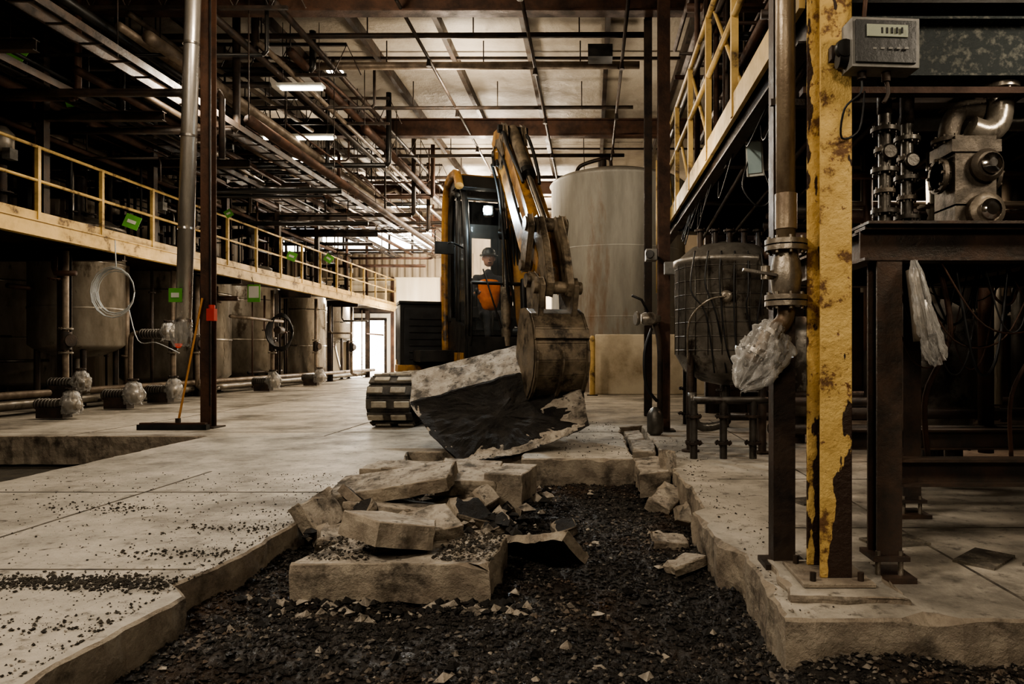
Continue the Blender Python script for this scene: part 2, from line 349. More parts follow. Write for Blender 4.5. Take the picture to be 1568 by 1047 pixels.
# ------------------------------------------------------------------ slab chunks
def chunk(poly,thick,loc,rot=(0,0,0),jit=.009,top=None,under=None):
    T=Matrix.Translation(loc)@rotm(*rot).to_4x4()
    b=B('broken_concrete_slab'); slab(b,poly,-thick/2,thick/2,top or conc_brk,conc_side,T,jit=jit,step=.022,mb=under,fan=True,cham=.007); b.done()
chunk([(-.5,-.27),(.48,-.3),(.5,.2),(.3,.3),(-.35,.28)],.19,(-.96,3.58,-.115),(0,0,0))
chunk([(-.26,-.06),(.0,-.22),(.22,-.05),(.17,.16),(-.14,.17)],.12,(-1.02,3.52,.09),(-8,9,-4))
chunk([(-.17,-.1),(.2,-.12),(.15,.12),(-.12,.14)],.1,(-.93,3.78,.03),(22,-8,20))
chunk([(-.42,-.2),(.38,-.16),(.42,.17),(-.36,.2)],.09,(-1.34,4.62,.11),(10,-8,5),under=conc_under)
chunk([(-.35,-.2),(.33,-.2),(.3,.22),(-.33,.2)],.14,(-1.2,4.45,-.06),(-6,5,-8))
chunk([(-.2,-.3),(.2,-.26),(.22,.22),(-.22,.25)],.10,(-.88,4.95,.11),(8,3,4))
chunk([(-.2,-.2),(.2,-.26),(.22,.22),(-.22,.25)],.18,(-.88,4.9,-.08),(-4,-3,-4),top=conc_under)
chunk([(-.15,-.25),(.13,-.25),(.13,.25),(-.13,.22)],.3,(-.57,4.95,.01),(0,2,-6))
chunk([(-.13,-.13),(.08,-.16),(.15,.07),(-.05,.16)],.10,(-1.66,4.15,.04),(38,50,20),under=conc_under)
chunk([(-.12,-.1),(.1,-.12),(.1,.12),(-.1,.1)],.12,(-1.5,4.0,-.1),(20,10,30))
chunk([(-.11,-.42),(.1,-.38),(.13,.35),(-.1,.4)],.06,(-.31,3.80,-.09),(-18,44,26),under=conc_under)
chunk([(-.6,-.15),(.55,-.13),(.5,.15),(-.55,.15)],.12,(-1.3,5.75,.0),(4,0,0))
chunk([(-.4,-.12),(.35,-.1),(.3,.12),(-.35,.12)],.08,(-1.2,5.3,.07),(8,4,-8))
chunk([(-.14,-.1),(.16,-.12),(.1,.12),(-.12,.1)],.08,(-.78,4.35,-.02),(30,15,40),under=conc_under,top=conc_under)
chunk([(-.1,-.06),(.1,-.07),(.08,.06),(-.09,.07)],.05,(-.6,4.25,-.08),(20,-30,10),under=conc_under,top=conc_under)
chunk([(-.12,-.12),(.1,-.1),(.12,.08),(-.08,.13)],.05,(.48,4.25,-.17),(4,8,10))
chunk([(-.12,-.1),(.12,-.07),(.09,.09),(-.1,.08)],.05,(.52,3.85,-.19),(-6,-8,30))
chunk([(-.05,-.05),(.06,-.04),(.03,.09),(-.05,.06)],.08,(.60,4.5,-.08),(60,10,10))
chunk([(-.14,-.34),(.13,-.3),(.16,.36),(-.12,.33)],.2,(.54,6.1,-.1),(3,-4,2))
chunk([(-.1,-.2),(.1,-.22),(.08,.2),(-.1,.18)],.10,(.6,5.5,-.18),(12,24,-20))
chunk([(-.12,-.45),(.12,-.4),(.13,.45),(-.12,.4)],.14,(.55,7.3,-.06),(1,2,-2))
chunk([(-.1,-.5),(.1,-.4),(.1,.45),(-.1,.4)],.12,(.54,8.5,-.08),(0,-2,1))
chunk([(-.06,-.12),(.05,-.12),(.07,.1),(-.05,.12)],.09,(.66,5.95,.03),(70,10,30),under=conc_under)
for p,r in (((-1.45,4.25,.0),(25,-30,10)),((-1.08,4.1,.0),(-20,25,50)),((-.72,4.55,.03),(30,-20,70)),((-1.55,4.45,.06),(-15,40,0)),((-.66,3.98,-.08),(15,20,-30)),((-.98,5.35,.06),(20,10,15)),((-.2,4.5,-.16),(10,-15,40))):
    chunk([(-.1,-.07),(.06,-.09),(.11,.03),(-.02,.09)],.06,p,r,top=random.choice((conc_brk,conc_under)),under=conc_under)
# lifted slab
ls=B('lifted_concrete_slab')
A=[V((-1.94,7.35,.46)),V((-.80,7.5,.76)),(V((-.10,7.45,.60))),V((-.033,6.98,.235)),V((-.62,6.80,.02)),V((-1.26,6.74,-.12)),V((-1.66,7.02,.16))]
off=V((-.08,.40,.32)); P=[]
for i in range(len(A)):
    a=A[i];b_=A[(i+1)%len(A)];k=max(2,int((b_-a).length/.03))
    for q in range(k): P.append(a.lerp(b_,q/k))
n=len(P); cen=sum(P,V())/n
def jt(p,a,h=.3): return p+V((noise.noise(p*6),noise.noise(p*6+V((9,0,0))),noise.noise(p*6+V((0,9,0)))))*a+V((noise.noise(p*22),noise.noise(p*22+V((9,0,0))),noise.noise(p*22+V((0,9,0)))))*a*h
rings=[]
rings.append([jt(p,.03) for p in P]); 
for t in(.03,.2,.4,.6,.8,.97): rings.append([jt(p+(p-cen).normalized()*.012+off*t,.018) for p in P])
rings.append([jt(p+off*1,.01) for p in P])
vs=[q for r in rings for q in r]; nr=len(rings)
ls.add(vs,[(j*n+i,(j+1)*n+i,(j+1)*n+(i+1)%n,j*n+(i+1)%n) for j in range(1,nr-1) for i in range(n)],conc_brk)
ls.add(vs,[(i,n+i,n+(i+1)%n,(i+1)%n) for i in range(n)],conc_under)
fr=[rings[0]]
for t in(.08,.17,.27,.38,.5,.62,.75,.9): fr.append([jt(p.lerp(cen,t)+V((0,.02,0)),.035*min(1,t*5),.5) for p in P])
vv=[q for r in fr for q in r]; ls.add(vv,[(j*n+i,j*n+(i+1)%n,(j+1)*n+(i+1)%n,(j+1)*n+i) for j in range(8) for i in range(n)],conc_under)
ls.add(fr[-1],[tuple(range(n))],conc_under); ls.add(rings[-1],[tuple(reversed(range(n)))],conc_brk)
ls.done()
# ------------------------------------------------------------------ excavator
a=math.radians(20); C=V((-1.2,11.6,0)); D=V((math.sin(a),-math.cos(a),0)); Lx=V((-math.cos(a),-math.sin(a),0)); U=V((0,0,1))
RE=Matrix((D,Lx,U)).transposed()
def E(u,v,w): return C+D*u+Lx*v+U*w
ex=bpy.data.objects.new('excavator',None); bpy.context.collection.objects.link(ex)
t=B('tracks')
for x0,x1 in((-2.97,-2.36),(-1.05,-.45)):
    yc0,yc1,zc,r=9.3,12.6,.35,.31
    pr=[(yc0-r*math.sin(q*math.pi/8),zc+r*math.cos(q*math.pi/8)) for q in range(9)]+[(yc1+r*math.sin(q*math.pi/8),zc-r*math.cos(q*math.pi/8)) for q in range(9)]
    t.prism(pr,lambda p,q,s:V((s,p,q)),x0+.04,x1-.04,rubber)
    per=2*(yc1-yc0)+2*math.pi*r; k=int(per/.17)
    for i in range(k):
        s=i*per/k; Ls=yc1-yc0
        if s<Ls: p=(yc0+s,zc+r);nn=(0,1)
        elif s<Ls+math.pi*r: q=(s-Ls)/r; p=(yc1+r*math.sin(q),zc+r*math.cos(q));nn=(math.sin(q),math.cos(q))
        elif s<2*Ls+math.pi*r: p=(yc1-(s-Ls-math.pi*r),zc-r);nn=(0,-1)
        else: q=(s-2*Ls-math.pi*r)/r; p=(yc0-r*math.sin(q),zc-r*math.cos(q));nn=(-math.sin(q),-math.cos(q))
        nv=V((0,*nn));tv=V((1,0,0)).cross(nv); Rm=Matrix((V((1,0,0)),tv,nv)).transposed(); cc=V(((x0+x1)/2,p[0],p[1]))
        t.box(cc+nv*.015,(x1-x0-.02,.13,.03),rubber,Rm)
        for sx in(-1,1): t.box(cc+nv*.035+V((sx*.15+(.03 if i%2 else -.03),0,0)),(.2,.085,.04),pad,Rm)
    for sx in(x0,x1):
        for yy in(yc0,yc1): t.lathe((sx-.02,yy,zc),[(.24,0),(.24,.04)],black,20,(1,0,0)); t.lathe((sx-.04,yy,zc),[(.1,0),(.1,.08)],cat,12,(1,0,0))
        for q in range(5): t.lathe((sx-.02,yc0+.55+q*.55,zc-.13),[(.11,0),(.11,.04)],black,14,(1,0,0))
t.done(.008,1,ex)
u=B('undercarriage'); u.box((-1.7,11,.45),(1.3,1.6,.35),cat); u.box((-1.7,10.2,.42),(1.3,.3,.2),cat); u.box((-1.7,11.8,.42),(1.3,.3,.2),cat); u.cyl((-1.5,11.3,.6),(-1.5,11.3,.85),.55,black,n=28)
u.done(.015,2,ex)
h=B('upper_body')
h.box(E(-.6,.55,.95),(2.9,2.4,.18),black,RE)
h.box(E(-1.25,.7,1.35),(1.7,2.4,.95),black,RE)
h.box(E(-.62,1.5,1.25),(.6,.9,1.12),black,RE)
h.box(E(-.3,1.5,1.27),(.04,.78,.95),cabl,RE)
for k in range(7): h.box(E(-.27,1.5,.9+k*.11),(.02,.62,.02),black,RE)
h.box(E(-.6,1.5,.74),(.66,.98,.12),cat,RE)
h.box(E(-.6,1.5,1.83),(.64,.94,.05),black,RE)
h.prism([(-2.0,-.5),(-2.35,-.3),(-2.45,.5),(-2.35,1.4),(-2.0,1.9)],lambda p,q,s:E(p,q,s),.75,1.75,cat)
h.box(E(.1,-.1,1.3),(1.6,.6,.6),black,RE); h.box(E(.1,-.1,1.63),(1.5,.55,.06),black,RE)
h.done(.05,3,ex)
cb=B('cab')
v0,v1=.33,1.2
def cp(pts,v,rad,mat): cb.tube([E(p,v,q) for p,q in pts],rad,mat,8)
for v in(v0+.03,v1-.03):
    cp([(1.55,.95),(1.66,1.5),(1.52,2.7),(1.38,3.2),(1.1,3.5),(.1,3.54),(.02,3.4),(0,.95)],v,.05,black)
    cp([(.75,.95),(.78,2.2),(.74,3.5)],v,.04,black)
cb.tube([E(p,v1+.05,q) for p,q in((1.35,3.42),(1.1,3.66),(.5,3.72),(.12,3.62),(-.05,3.2),(-.1,2.2),(-.02,1.0))],.065,cat,10,smooth=5)
cb.tube([E(p,v1+.0,q) for p,q in((.85,3.4),(.5,3.5),(.25,3.3),(.15,2.2),(.2,1.5))],.045,black,10,smooth=5)
cb.prism([(0,.92),(1.62,.92),(1.66,1.35),(0,1.6)],lambda p,q,s:E(p,s,q),v1-.05,v1+.01,black)
cb.prism([(-.05,.86),(1.5,.86),(1.5,1.0),(-.05,1.0)],lambda p,q,s:E(p,s,q),v1-.02,v1+.05,cat)
cb.prism([(0,.92),(1.62,.92),(1.66,1.2),(0,1.3)],lambda p,q,s:E(p,s,q),v0,v0+.05,black)
cb.box(E(1.62,(v0+v1)/2,1.08),(.08,v1-v0-.06,.3),black,RE)
cb.prism([(-.02,3.52),(1.1,3.52),(1.3,3.38),(1.34,3.42),(1.12,3.64),(.1,3.68),(-.02,3.62)],lambda p,q,s:E(p,s,q),v0-.02,v1+.03,black)
cb.prism([(.1,3.66),(1.0,3.64),(1.0,3.69),(.1,3.72)],lambda p,q,s:E(p,s,q),v0+.05,v1+.03,cat)
cb.box(E(.8,(v0+v1)/2,.93),(1.6,v1-v0,.06),black,RE)
cb.box(E(.0,(v0+v1)/2,1.5),(.05,v1-v0,1.1),black,RE)
cb.box(E(.0,v0+.09,2.75),(.05,.18,1.5),black,RE); cb.box(E(.0,v1-.2,2.75),(.05,.34,1.5),black,RE); cb.box(E(.0,(v0+v1)/2,3.2),(.05,v1-v0,.6),black,RE)
for q,p in((.95,1.55),(2.0,1.6),(3.25,1.36)): cb.tube([E(p,v0+.03,q),E(p,v1-.03,q)],.025,black)
cb.add([E(1.67,v0+.05,1.25),E(1.67,v1-.05,1.25),E(1.5,v1-.05,2.85),E(1.5,v0+.05,2.85)],[(0,1,2,3)],glass)
cb.add([E(.8,v1-.02,1.5),E(1.62,v1-.02,1.45),E(1.4,v1-.02,3.15),E(.78,v1-.02,3.4)],[(0,1,2,3)],glass)
cb.tube([E(1.68,.7,1.35),E(1.6,.95,2.2)],.012,black)
cb.box(E(.95,.4,1.6),(.5,.1,.16),black,RE); cb.box(E(.95,1.0,1.6),(.5,.12,.16),black,RE)
for v in(.38,.96): cb.tube([E(1.1,v,1.65),E(1.14,v,1.9)],.016,black); cb.blob(E(1.15,v,1.93),(.03,.03,.045),black,0)
for v in(.58,.76): cb.tube([E(1.3,v,1.0),E(1.38,v,1.6)],.016,black)
cb.box(E(.6,.66,1.42),(.5,.5,.14),cabl,RE); cb.box(E(.33,.66,1.85),(.12,.46,.7),cabl,RE); cb.box(E(.55,.66,1.15),(.4,.4,.42),black,RE)
cb.tube([E(1.5,v1+.02,2.5),E(1.62,v1+.2,2.55),E(1.6,v1+.3,2.5)],.014,black,smooth=4); cb.box(E(1.6,v1+.3,2.47),(.06,.26,.17),black,RE)
cb.tube([E(.95,v1+.06,1.6),E(1.02,v1+.12,1.7),E(1.0,v1+.12,2.5),E(.95,v1+.06,2.6)],.014,black,smooth=3)
cb.tube([E(1.62,v1-.06,1.1),E(1.72,v1-.06,1.2),E(1.75,v1-.06,1.9),E(1.66,v1-.06,2.0)],.014,black,smooth=3)
cb.done(.012,2,ex)
e1=V((-.233,-.972,0));n1=V((.972,-.233,0));O=V((-1.12,9.3,0))
def FB(s,z,t): return O+e1*s+n1*t+U*z
bm_=B('boom')
bm_.prism([(-1.2,1.2),(-.95,1.15),(-.75,1.5),(-.55,2.6),(-.25,3.25),(.1,3.55),(.14,3.72),(-.05,3.85),(-.5,3.7),(-.95,3.0),(-1.15,2.0)],FB,-.16,.16,cat)
bm_.cyl(FB(-1.05,1.3,-.3),FB(-1.05,1.3,.3),.09,black); bm_.cyl(FB(.0,3.68,-.22),FB(0,3.68,.22),.09,black)
for tt in(-.24,.24):
    bm_.cyl(FB(-.55,1.1,tt),FB(-.5,1.95,tt),.07,catd); bm_.cyl(FB(-.5,1.95,tt),FB(-.45,2.7,tt),.04,chrome); bm_.cyl(FB(-.45,2.7,tt-.06),FB(-.45,2.7,tt+.06),.08,black)
bm_.cyl(FB(-1.0,3.15,0),FB(-.7,3.6,0),.075,black); bm_.cyl(FB(-.7,3.6,0),FB(-.42,3.98,0),.04,chrome)
for k in range(6):
    q=-.14+k*.05
    bm_.tube([FB(-.9,1.6,q-.08),FB(-.62,2.3,q-.1),FB(-.45,3.0,q-.1),FB(-.6,3.75,q-.24),FB(-.35,3.98,q-.16),FB(-.05,3.74,q-.1),FB(.2,3.5,q)],.022,cabl,smooth=6)
for q in(-.19,.2,.23): bm_.tube([FB(-.5,1.7,q),FB(-.3,2.6,q),FB(-.12,3.2,q),FB(.15,3.55,q)],.02,cabl,smooth=6)
bm_.box(FB(-.12,2.97,-.34),(.14,.1,.15),black); bm_.box(FB(-.2,3.0,-.25),(.2,.04,.05),black); bm_.lathe(FB(-.06,2.97,-.34),[(.055,0),(.055,.025)],lampw,20,(.12,-1,-.12))
bm_.done(.02,2,ex)
e2=V((.36,-.933,0));n2=V((.933,.36,0))
def FS(s,z,t): return O+e2*s+n2*t+U*z
sk=B('stick')
sk.prism([(-.45,3.96),(-.34,4.08),(-.1,4.06),(.42,3.70),(1.3,2.75),(1.88,1.95),(1.9,1.72),(1.72,1.66),(1.0,2.3),(.08,3.4),(-.15,3.55)],FS,-.13,.13,cat)
for tt in(-.16,.14): sk.prism([(-.15,3.6),(.15,3.45),(.3,3.6),(.15,3.85),(-.1,3.9)],FS,tt,tt+.02,catd)
for tt in(-.15,.1): sk.prism([(.05,3.9),(.2,4.05),(.32,3.98),(.4,3.72)],FS,tt,tt+.05,catd)
sk.cyl(FS(.2,3.97,-.2),FS(.2,3.97,.2),.055,black)
sk.cyl(FS(.2,3.97,0),FS(.95,3.2,0),.08,catd); sk.cyl(FS(.9,3.25,0),FS(.97,3.18,0),.095,black); sk.cyl(FS(.97,3.18,0),FS(1.66,2.47,0),.045,chrome)
for k in(-.1,.1): sk.tube([FS(-.05,3.9,k),FS(.3,3.9,k*1.5),FS(.6,3.62,k*1.6),FS(1.0,3.2,k*1.2),FS(1.1,3.05,k)],.022,cabl,smooth=5)
for k in(-.15,.15): sk.tube([FS(0,3.75,k),FS(.4,3.45,k),FS(1.0,2.75,k),FS(1.5,2.25,k)],.018,cabl,smooth=4); 
for q in range(4): sk.box(FS(.3+q*.35,3.5-q*.38,0),(.3,.05,.06),catd,Matrix((n2,e2,U)).transposed())
sk.cyl(FS(1.68,2.45,-.25),FS(1.68,2.45,.25),.08,catd,n=16)
for tt in(-.23,.16):
    sk.prism([(1.58,2.5),(1.7,2.56),(1.8,2.42),(1.62,1.98),(1.5,1.92),(1.44,2.05)],FS,tt,tt+.07,catd)
    sk.prism([(1.62,2.5),(1.8,2.52),(2.02,2.2),(2.2,1.74),(2.12,1.6),(2.0,1.62),(1.86,2.1),(1.62,2.38)],FS,tt-.01+(.1 if tt<0 else -.07),tt+.07+(.1 if tt<0 else -.07),catd)
sk.cyl(FS(2.1,1.7,-.27),FS(2.1,1.7,.27),.07,catd,n=16); sk.cyl(FS(1.8,1.8,-.27),FS(1.8,1.8,.27),.08,catd,n=16); sk.cyl(FS(1.53,2.0,-.26),FS(1.53,2.0,.26),.065,catd,n=16)
sk.done(.018,2,ex)
bk=B('bucket'); bw=.30
shell=[(1.74,1.48),(1.92,1.48),(2.08,1.42),(2.2,1.28),(2.26,1.1),(2.27,.92),(2.22,.76),(2.12,.62),(1.96,.50),(1.78,.42),(1.55,.38)]
inn=[((p-1.7)*.93+1.7,(q-.95)*.93+.95) for p,q in shell]
for i in range(len(shell)-1):
    ta=.05*max(0,i-5)/5; bk.prism([shell[i],shell[i+1],inn[i+1],inn[i]],FS,-bw+ta,bw-ta,catd)
for tt in(-bw-.01,bw-.02): bk.prism(shell[:-1]+[(1.55,.52),(1.56,1.0),(1.64,1.3)],FS,tt,tt+.03,catd)
for tt in(-.22,.16): bk.prism([(1.7,1.45),(1.66,1.8),(1.78,1.9),(1.95,1.82),(2.12,1.8),(2.2,1.72),(2.1,1.38),(1.9,1.42)],FS,tt,tt+.06,catd)
for k in range(4): bk.box(FS(1.5,.40,-bw+.08+k*.145),(.08,.2,.05),catd,Matrix((n2,e2,U)).transposed())
for q in(-bw,-.015,bw-.03): bk.prism([(2.28,1.02),(2.275,.9),(2.225,.75),(2.12,.6),(1.97,.48),(1.97,.46),(2.15,.59),(2.26,.74),(2.31,.9),(2.31,1.02)],FS,q,q+.03,catd)
bk.prism([(2.23,1.25),(2.26,1.25),(2.29,1.15),(2.26,1.15)],FS,-bw,bw,catd)
bk.done(.012,2,ex)
# ------------------------------------------------------------------ operator
op=bpy.data.objects.new('excavator_operator',None); bpy.context.collection.objects.link(op)
OV=.66
J={'pel':(.55,0,1.6,.15),'sp':(.52,0,1.82,.145),'ch':(.52,0,2.05,.165),'nb':(.53,0,2.24,.08),'nk':(.55,0,2.34,.058),
'sl':(.53,.2,2.17,.075),'el':(.68,.27,1.9,.052),'wl':(.98,.28,1.88,.036),'sr':(.53,-.2,2.17,.075),'er':(.68,-.27,1.9,.052),'wr':(.98,-.27,1.88,.036),
'hl':(.62,.1,1.57,.09),'kl':(1.05,.13,1.6,.068),'fl':(1.18,.13,1.14,.045),'tl':(1.34,.13,1.08,.04),'hr':(.62,-.1,1.57,.09),'kr':(1.05,-.13,1.6,.068),'fr':(1.18,-.13,1.14,.045),'tr':(1.34,-.13,1.08,.04)}
def skinobj(name,J,edges,mat,root,sub=2):
    ks=list(J); me=bpy.data.meshes.new(name); me.from_pydata([E(J[k][0],J[k][1]+OV,J[k][2]) for k in ks],[(ks.index(p),ks.index(q)) for p,q in edges],[])
    o=bpy.data.objects.new(name,me); bpy.context.collection.objects.link(o); me.materials.append(mat)
    md=o.modifiers.new('skin','SKIN'); md.use_smooth_shade=True
    for i,k in enumerate(ks):
        sv=me.skin_vertices[0].data[i]; sv.radius=(J[k][3],J[k][3]); sv.use_root=(k==root)
    s=o.modifiers.new('sub','SUBSURF'); s.levels=sub; s.render_levels=sub; o.parent=op; return o
skinobj('body',J,[('pel','sp'),('sp','ch'),('ch','nb'),('nb','nk'),('ch','sl'),('sl','el'),('el','wl'),('ch','sr'),('sr','er'),('er','wr'),('pel','hl'),('hl','kl'),('kl','fl'),('fl','tl'),('pel','hr'),('hr','kr'),('kr','fr'),('fr','tr')],jacket,'pel')
vj={'a':(.57,0,1.62,.16),'b':(.55,0,1.82,.17),'c':(.55,0,2.04,.19),'d':(.54,0,2.2,.12),'e':(.54,.16,2.18,.09),'f':(.54,-.16,2.18,.09)}
skinobj('vest',vj,[('a','b'),('b','c'),('c','d'),('c','e'),('c','f')],orange,'a')
hd=B('head')
pr=[(.03,-.13),(.062,-.11),(.075,-.07),(.084,-.02),(.088,.03),(.082,.08),(.06,.115),(.02,.13)]
hd.lathe(E(.57,OV,2.5),pr,skin,20)
hd.add([E(.655,OV-.013,2.46),E(.655,OV+.013,2.46),E(.68,OV,2.465),E(.655,OV,2.52)],[(0,1,2),(1,3,2),(3,0,2),(0,3,1)],skin,True)
for v in(-.03,.03): hd.blob(E(.648,OV+v,2.515),(.011,.011,.008),white,0,n=8); hd.blob(E(.657,OV+v,2.515),(.005,.005,.005),black,0,n=6)
hd.tube([E(.645,OV-.025,2.425),E(.656,OV,2.422),E(.645,OV+.025,2.425)],.007,rust)
for v in(-.09,.09): hd.blob(E(.57,OV+v,2.49),(.02,.014,.035),skin,0,n=8)
hd.lathe(E(.57,OV,2.535),[(.145,0),(.14,.012),(.105,.02),(.11,.05),(.09,.1),(.05,.13),(.01,.138)],black,24)
hd.done(parent=op)
for v,sg in((OV+.28,1),(OV-.27,-1)):
    hj=B('hand'); hj.blob(E(1.05,v,1.9),(.045,.045,.03),skin,.1,n=12,sm=True)
    for k in range(4):
        dv=(k-1.5)*.02; l=(.045,.055,.05,.038)[k]
        hj.tube([E(1.07,v+dv,1.915),E(1.07+l,v+dv,1.93),E(1.08+l*1.3,v+dv,1.905),E(1.06+l*1.1,v+dv,1.88)],.0085,skin,8,smooth=3)
    hj.tube([E(1.02,v-sg*.03,1.9),E(1.06,v-sg*.055,1.915),E(1.1,v-sg*.045,1.92)],.01,skin,8,smooth=3); hj.done(parent=op)
# ------------------------------------------------------------------ storage tank & back right
o=B('storage_tank'); o.lathe((.75,19,0),[(1.85,0),(1.85,5.55),(1.9,5.57),(1.86,5.62),(1.7,5.72),(1.2,5.88),(.5,5.98),(.05,6.0)],cream,64)
for z in(1.9,3.7): o.lathe((.75,19,z),[(1.852,0),(1.858,.01),(1.858,.03),(1.852,.04)],cream,64,cap=False)
o.tube([(-.4,18.5,5.8),(-.3,18.5,6.05),(.2,18.4,6.2),(.5,18.5,6.25),(.55,18.6,5.9)],.05,steel,smooth=4)
o.cyl((.3,18.5,5.85),(.3,18.5,6.2),.12,steel); o.done()
o=B('wall_low'); o.box((2.4,16.4,.72),(4.6,.2,1.44),M('plaster',(.62,.55,.43),(.45,.38,.28),1.5,.8,0,.3,10,c3=(.25,.19,.12),s3=1.5,lo3=.6,hi3=.75)); o.done(.02)
o=B('bollard'); o.lathe((.03,16.0,0),[(.07,0),(.07,1.3),(.06,1.36),(.03,1.4)],rail,16); o.box((.03,16.0,.01),(.25,.25,.02),steel); o.done()
o=B('pallet_stack'); o.box((-1.2,27.9,.4),(2,.7,.8),wallw); o.box((-3.4,27.9,.3),(1.2,.6,.6),greyp); o.done(.02)
# ------------------------------------------------------------------ left mezzanine
o=B('mezzanine_walkway'); X=-8.2
o.box((X-2.8,15.2,2.9),(5.6,27,.06),steel)
o.hbeam((X,1.7,2.84),(X,28.6,2.84),.12,.24,rail,t=.02); o.box((X+.03,15.1,2.84),(.02,27,.22),rail)
o.box((X,15.1,3.03),(.02,27,.12),rail)
for y in(4,8,12,16,20,24,28): 
    o.hbeam((X-5.4,y,2.72),(X,y,2.72),.12,.22,steel)
    for x in(X-.9,X-4.6): o.hbeam((x,y-.2,0),(x,y-.2,2.7),.15,.15,steel,up=(0,1,0)); o.box((x,y-.2,.01),(.3,.3,.02),steel)
for z in(4.05,3.55): o.tube([(X,1.7,z),(X,28.6,z),(X-3,28.6,z)],.026,rail)
y=2.2
while y<28.7: o.box((X,y,3.5),(.055,.055,1.12),rail); y+=1.32
o.done()
def tank(name,x,y,r,z0,z1,mat,dome=.25):
    o=B(name); o.lathe((x,y,0),[(.08,z0-r*.35),(r*.6,z0-r*.25),(r*.92,z0-r*.08),(r,z0),(r,z1),(r*1.02,z1+.01),(r*1.02,z1+.06),(r*.96,z1+.07),(r*.7,z1+dome*.8),(r*.3,z1+dome),(.05,z1+dome+.02)],mat,36)
    for q in(.3,.7): o.lathe((x,y,z0+(z1-z0)*q),[(r*1.0,0),(r*1.015,.005),(r*1.015,.05),(r,.055)],mat,36,cap=False)
    for k in range(4): 
        w=.78+k*1.5708; o.cyl((x+r*.8*math.cos(w),y+r*.8*math.sin(w),0),(x+r*.8*math.cos(w),y+r*.8*math.sin(w),z0+.1),.05,steel)
        o.cyl((x+r*.8*math.cos(w),y+r*.8*math.sin(w),0),(x+r*.8*math.cos(w),y+r*.8*math.sin(w),.02),.1,steel)
    o.tube([(x,y,z0-r*.3),(x,y,max(.18,z0-r*.3-.3)),(x+.3,y-.1,.16),(x+r,y-.3,.15)],.045,silver,smooth=4)
    t=z1+dome; o.cyl((x,y,t-.05),(x,y,t+.12),.14,steel); o.cyl((x,y,t+.12),(x,y,t+.45),.1,dtank,n=16); o.cyl((x,y,t+.45),(x,y,t+.75),.13,steel,n=16)
    o.flange((x+r*.5,y-r*.3,t+.02),(0,0,1),.12,steel); o.cyl((x+r*.5,y-r*.3,t-.15),(x+r*.5,y-r*.3,t+.02),.08,steel)
    o.flange((x+r*.3,y-r*.6,t+.02),(0,0,1),.1,steel); o.tube([(x+r*.3,y-r*.6,t-.15),(x+r*.3,y-r*.6,t+.6),(x+r*.2,y-r*.5,t+.8),(x-.2,y,t+.85),(x-.6,y,t+.9),(x-.6,y,t+2.2)],.04,silver,smooth=3)
    o.done()
for (x,y,r,z0,z1,m) in((-9.7,12.9,.75,1.15,3.3,tankg),(-10.2,16.8,1.2,.45,3.25,tankg),(-10.0,19.9,.85,.5,3.3,tankg),(-9.75,23.2,.72,.3,3.3,stain),(-9.8,26.2,.65,1.6,3.3,stain),(-11.2,10.6,.8,.8,3.3,tankg),(-9.6,9.6,.5,.9,3.2,tankg),(-12.4,14.4,.9,.4,3.3,tankg),(-12.6,22,.9,.4,3.3,tankg)):
    tank('process_tank',x,y,r,z0,z1,m)
o=B('process_piping')
for i in range(60):
    x=R(-12.8,-8.5);y=R(9.5,28);z=R(.2,2.5); r=random.choice((.02,.03,.045,.06)); k=random.random()
    m=random.choice((steel,steel,pipeb,dtank,rust))
    if k<.4: o.tube([(x,y,.05),(x,y,2.7)],r,m)
    elif k<.7: o.tube([(x,y,2.6),(x,y,z),(x+.1,y-.1,z-.1),(x+R(.3,1),y-.1,z-.1)],r,m)
    else: o.tube([(x,y,z),(x,min(28.4,y+R(1,4)),z)],r,m)
    if k<.7: o.flange((x,y,z*.8+.3),(0,0,1),r*2.2,m)
for y in(9.6,11.4,14.2,15.2,18.6,21.6,24.8):
    x=-8.75+R(-.1,.1); o.tube([(x,y,2.7),(x,y,.5),(x+.05,y,.25),(x+.3,y-.3,.2)],.05,pipeb,smooth=3); o.flange((x,y,1.0),(0,0,1),.11,tankg); o.flange((x,y,1.4),(0,0,1),.11,tankg); o.cyl((x,y,1.05),(x,y,1.35),.09,steel)
    o.lathe((x+.12,y-.05,1.2),[(.1,0),(.11,.01),(.1,.02)],red if y==14.2 else steel,16,(1,-.3,0))
o.tube([(-8.9,8,.35),(-8.9,28,.3)],.06,pipeb); o.tube([(-9.2,8,.16),(-9.2,28,.16)],.08,tankg)
o.done()
o=B('overhead_piping')
for i in range(44):
    x=R(-12.5,-4.6);z=R(4.4,6.5);y0=R(9.4,14) if x>-6.2 else R(6,14);y1=R(18,28); r=random.choice((.02,.03,.05,.07,.08)); m=random.choice((steel,steel,rust,black,pipeb))
    o.tube([(x,y0,z),(x,y1,z)],r,m)
    for k in range(4):
        yy=y0+(y1-y0)*k/4; o.tube([(x,yy,z),(x,yy,6.8)],.01,steel,4)
for i in range(56):
    y=R(9.3,27);z=R(4.3,6.4);x0=R(-13.5,-9);x1=R(-8,-4.4); r=random.choice((.02,.03,.05,.06)); m=random.choice((steel,steel,rust,black))
    o.tube([(x0,y,z),(x1,y,z)],r,m)
    if i%2: o.tube([(x1,y,z),(x1+.06,y,z+.06),(x1+.06,y,6.8)],r,m)
    elif i%3==0: o.tube([(x1,y,z),(x1+.06,y-.05,z-.1),(x1+.06,y-.05,max(3.6,z-R(.3,1.0)))],r*.7,m)
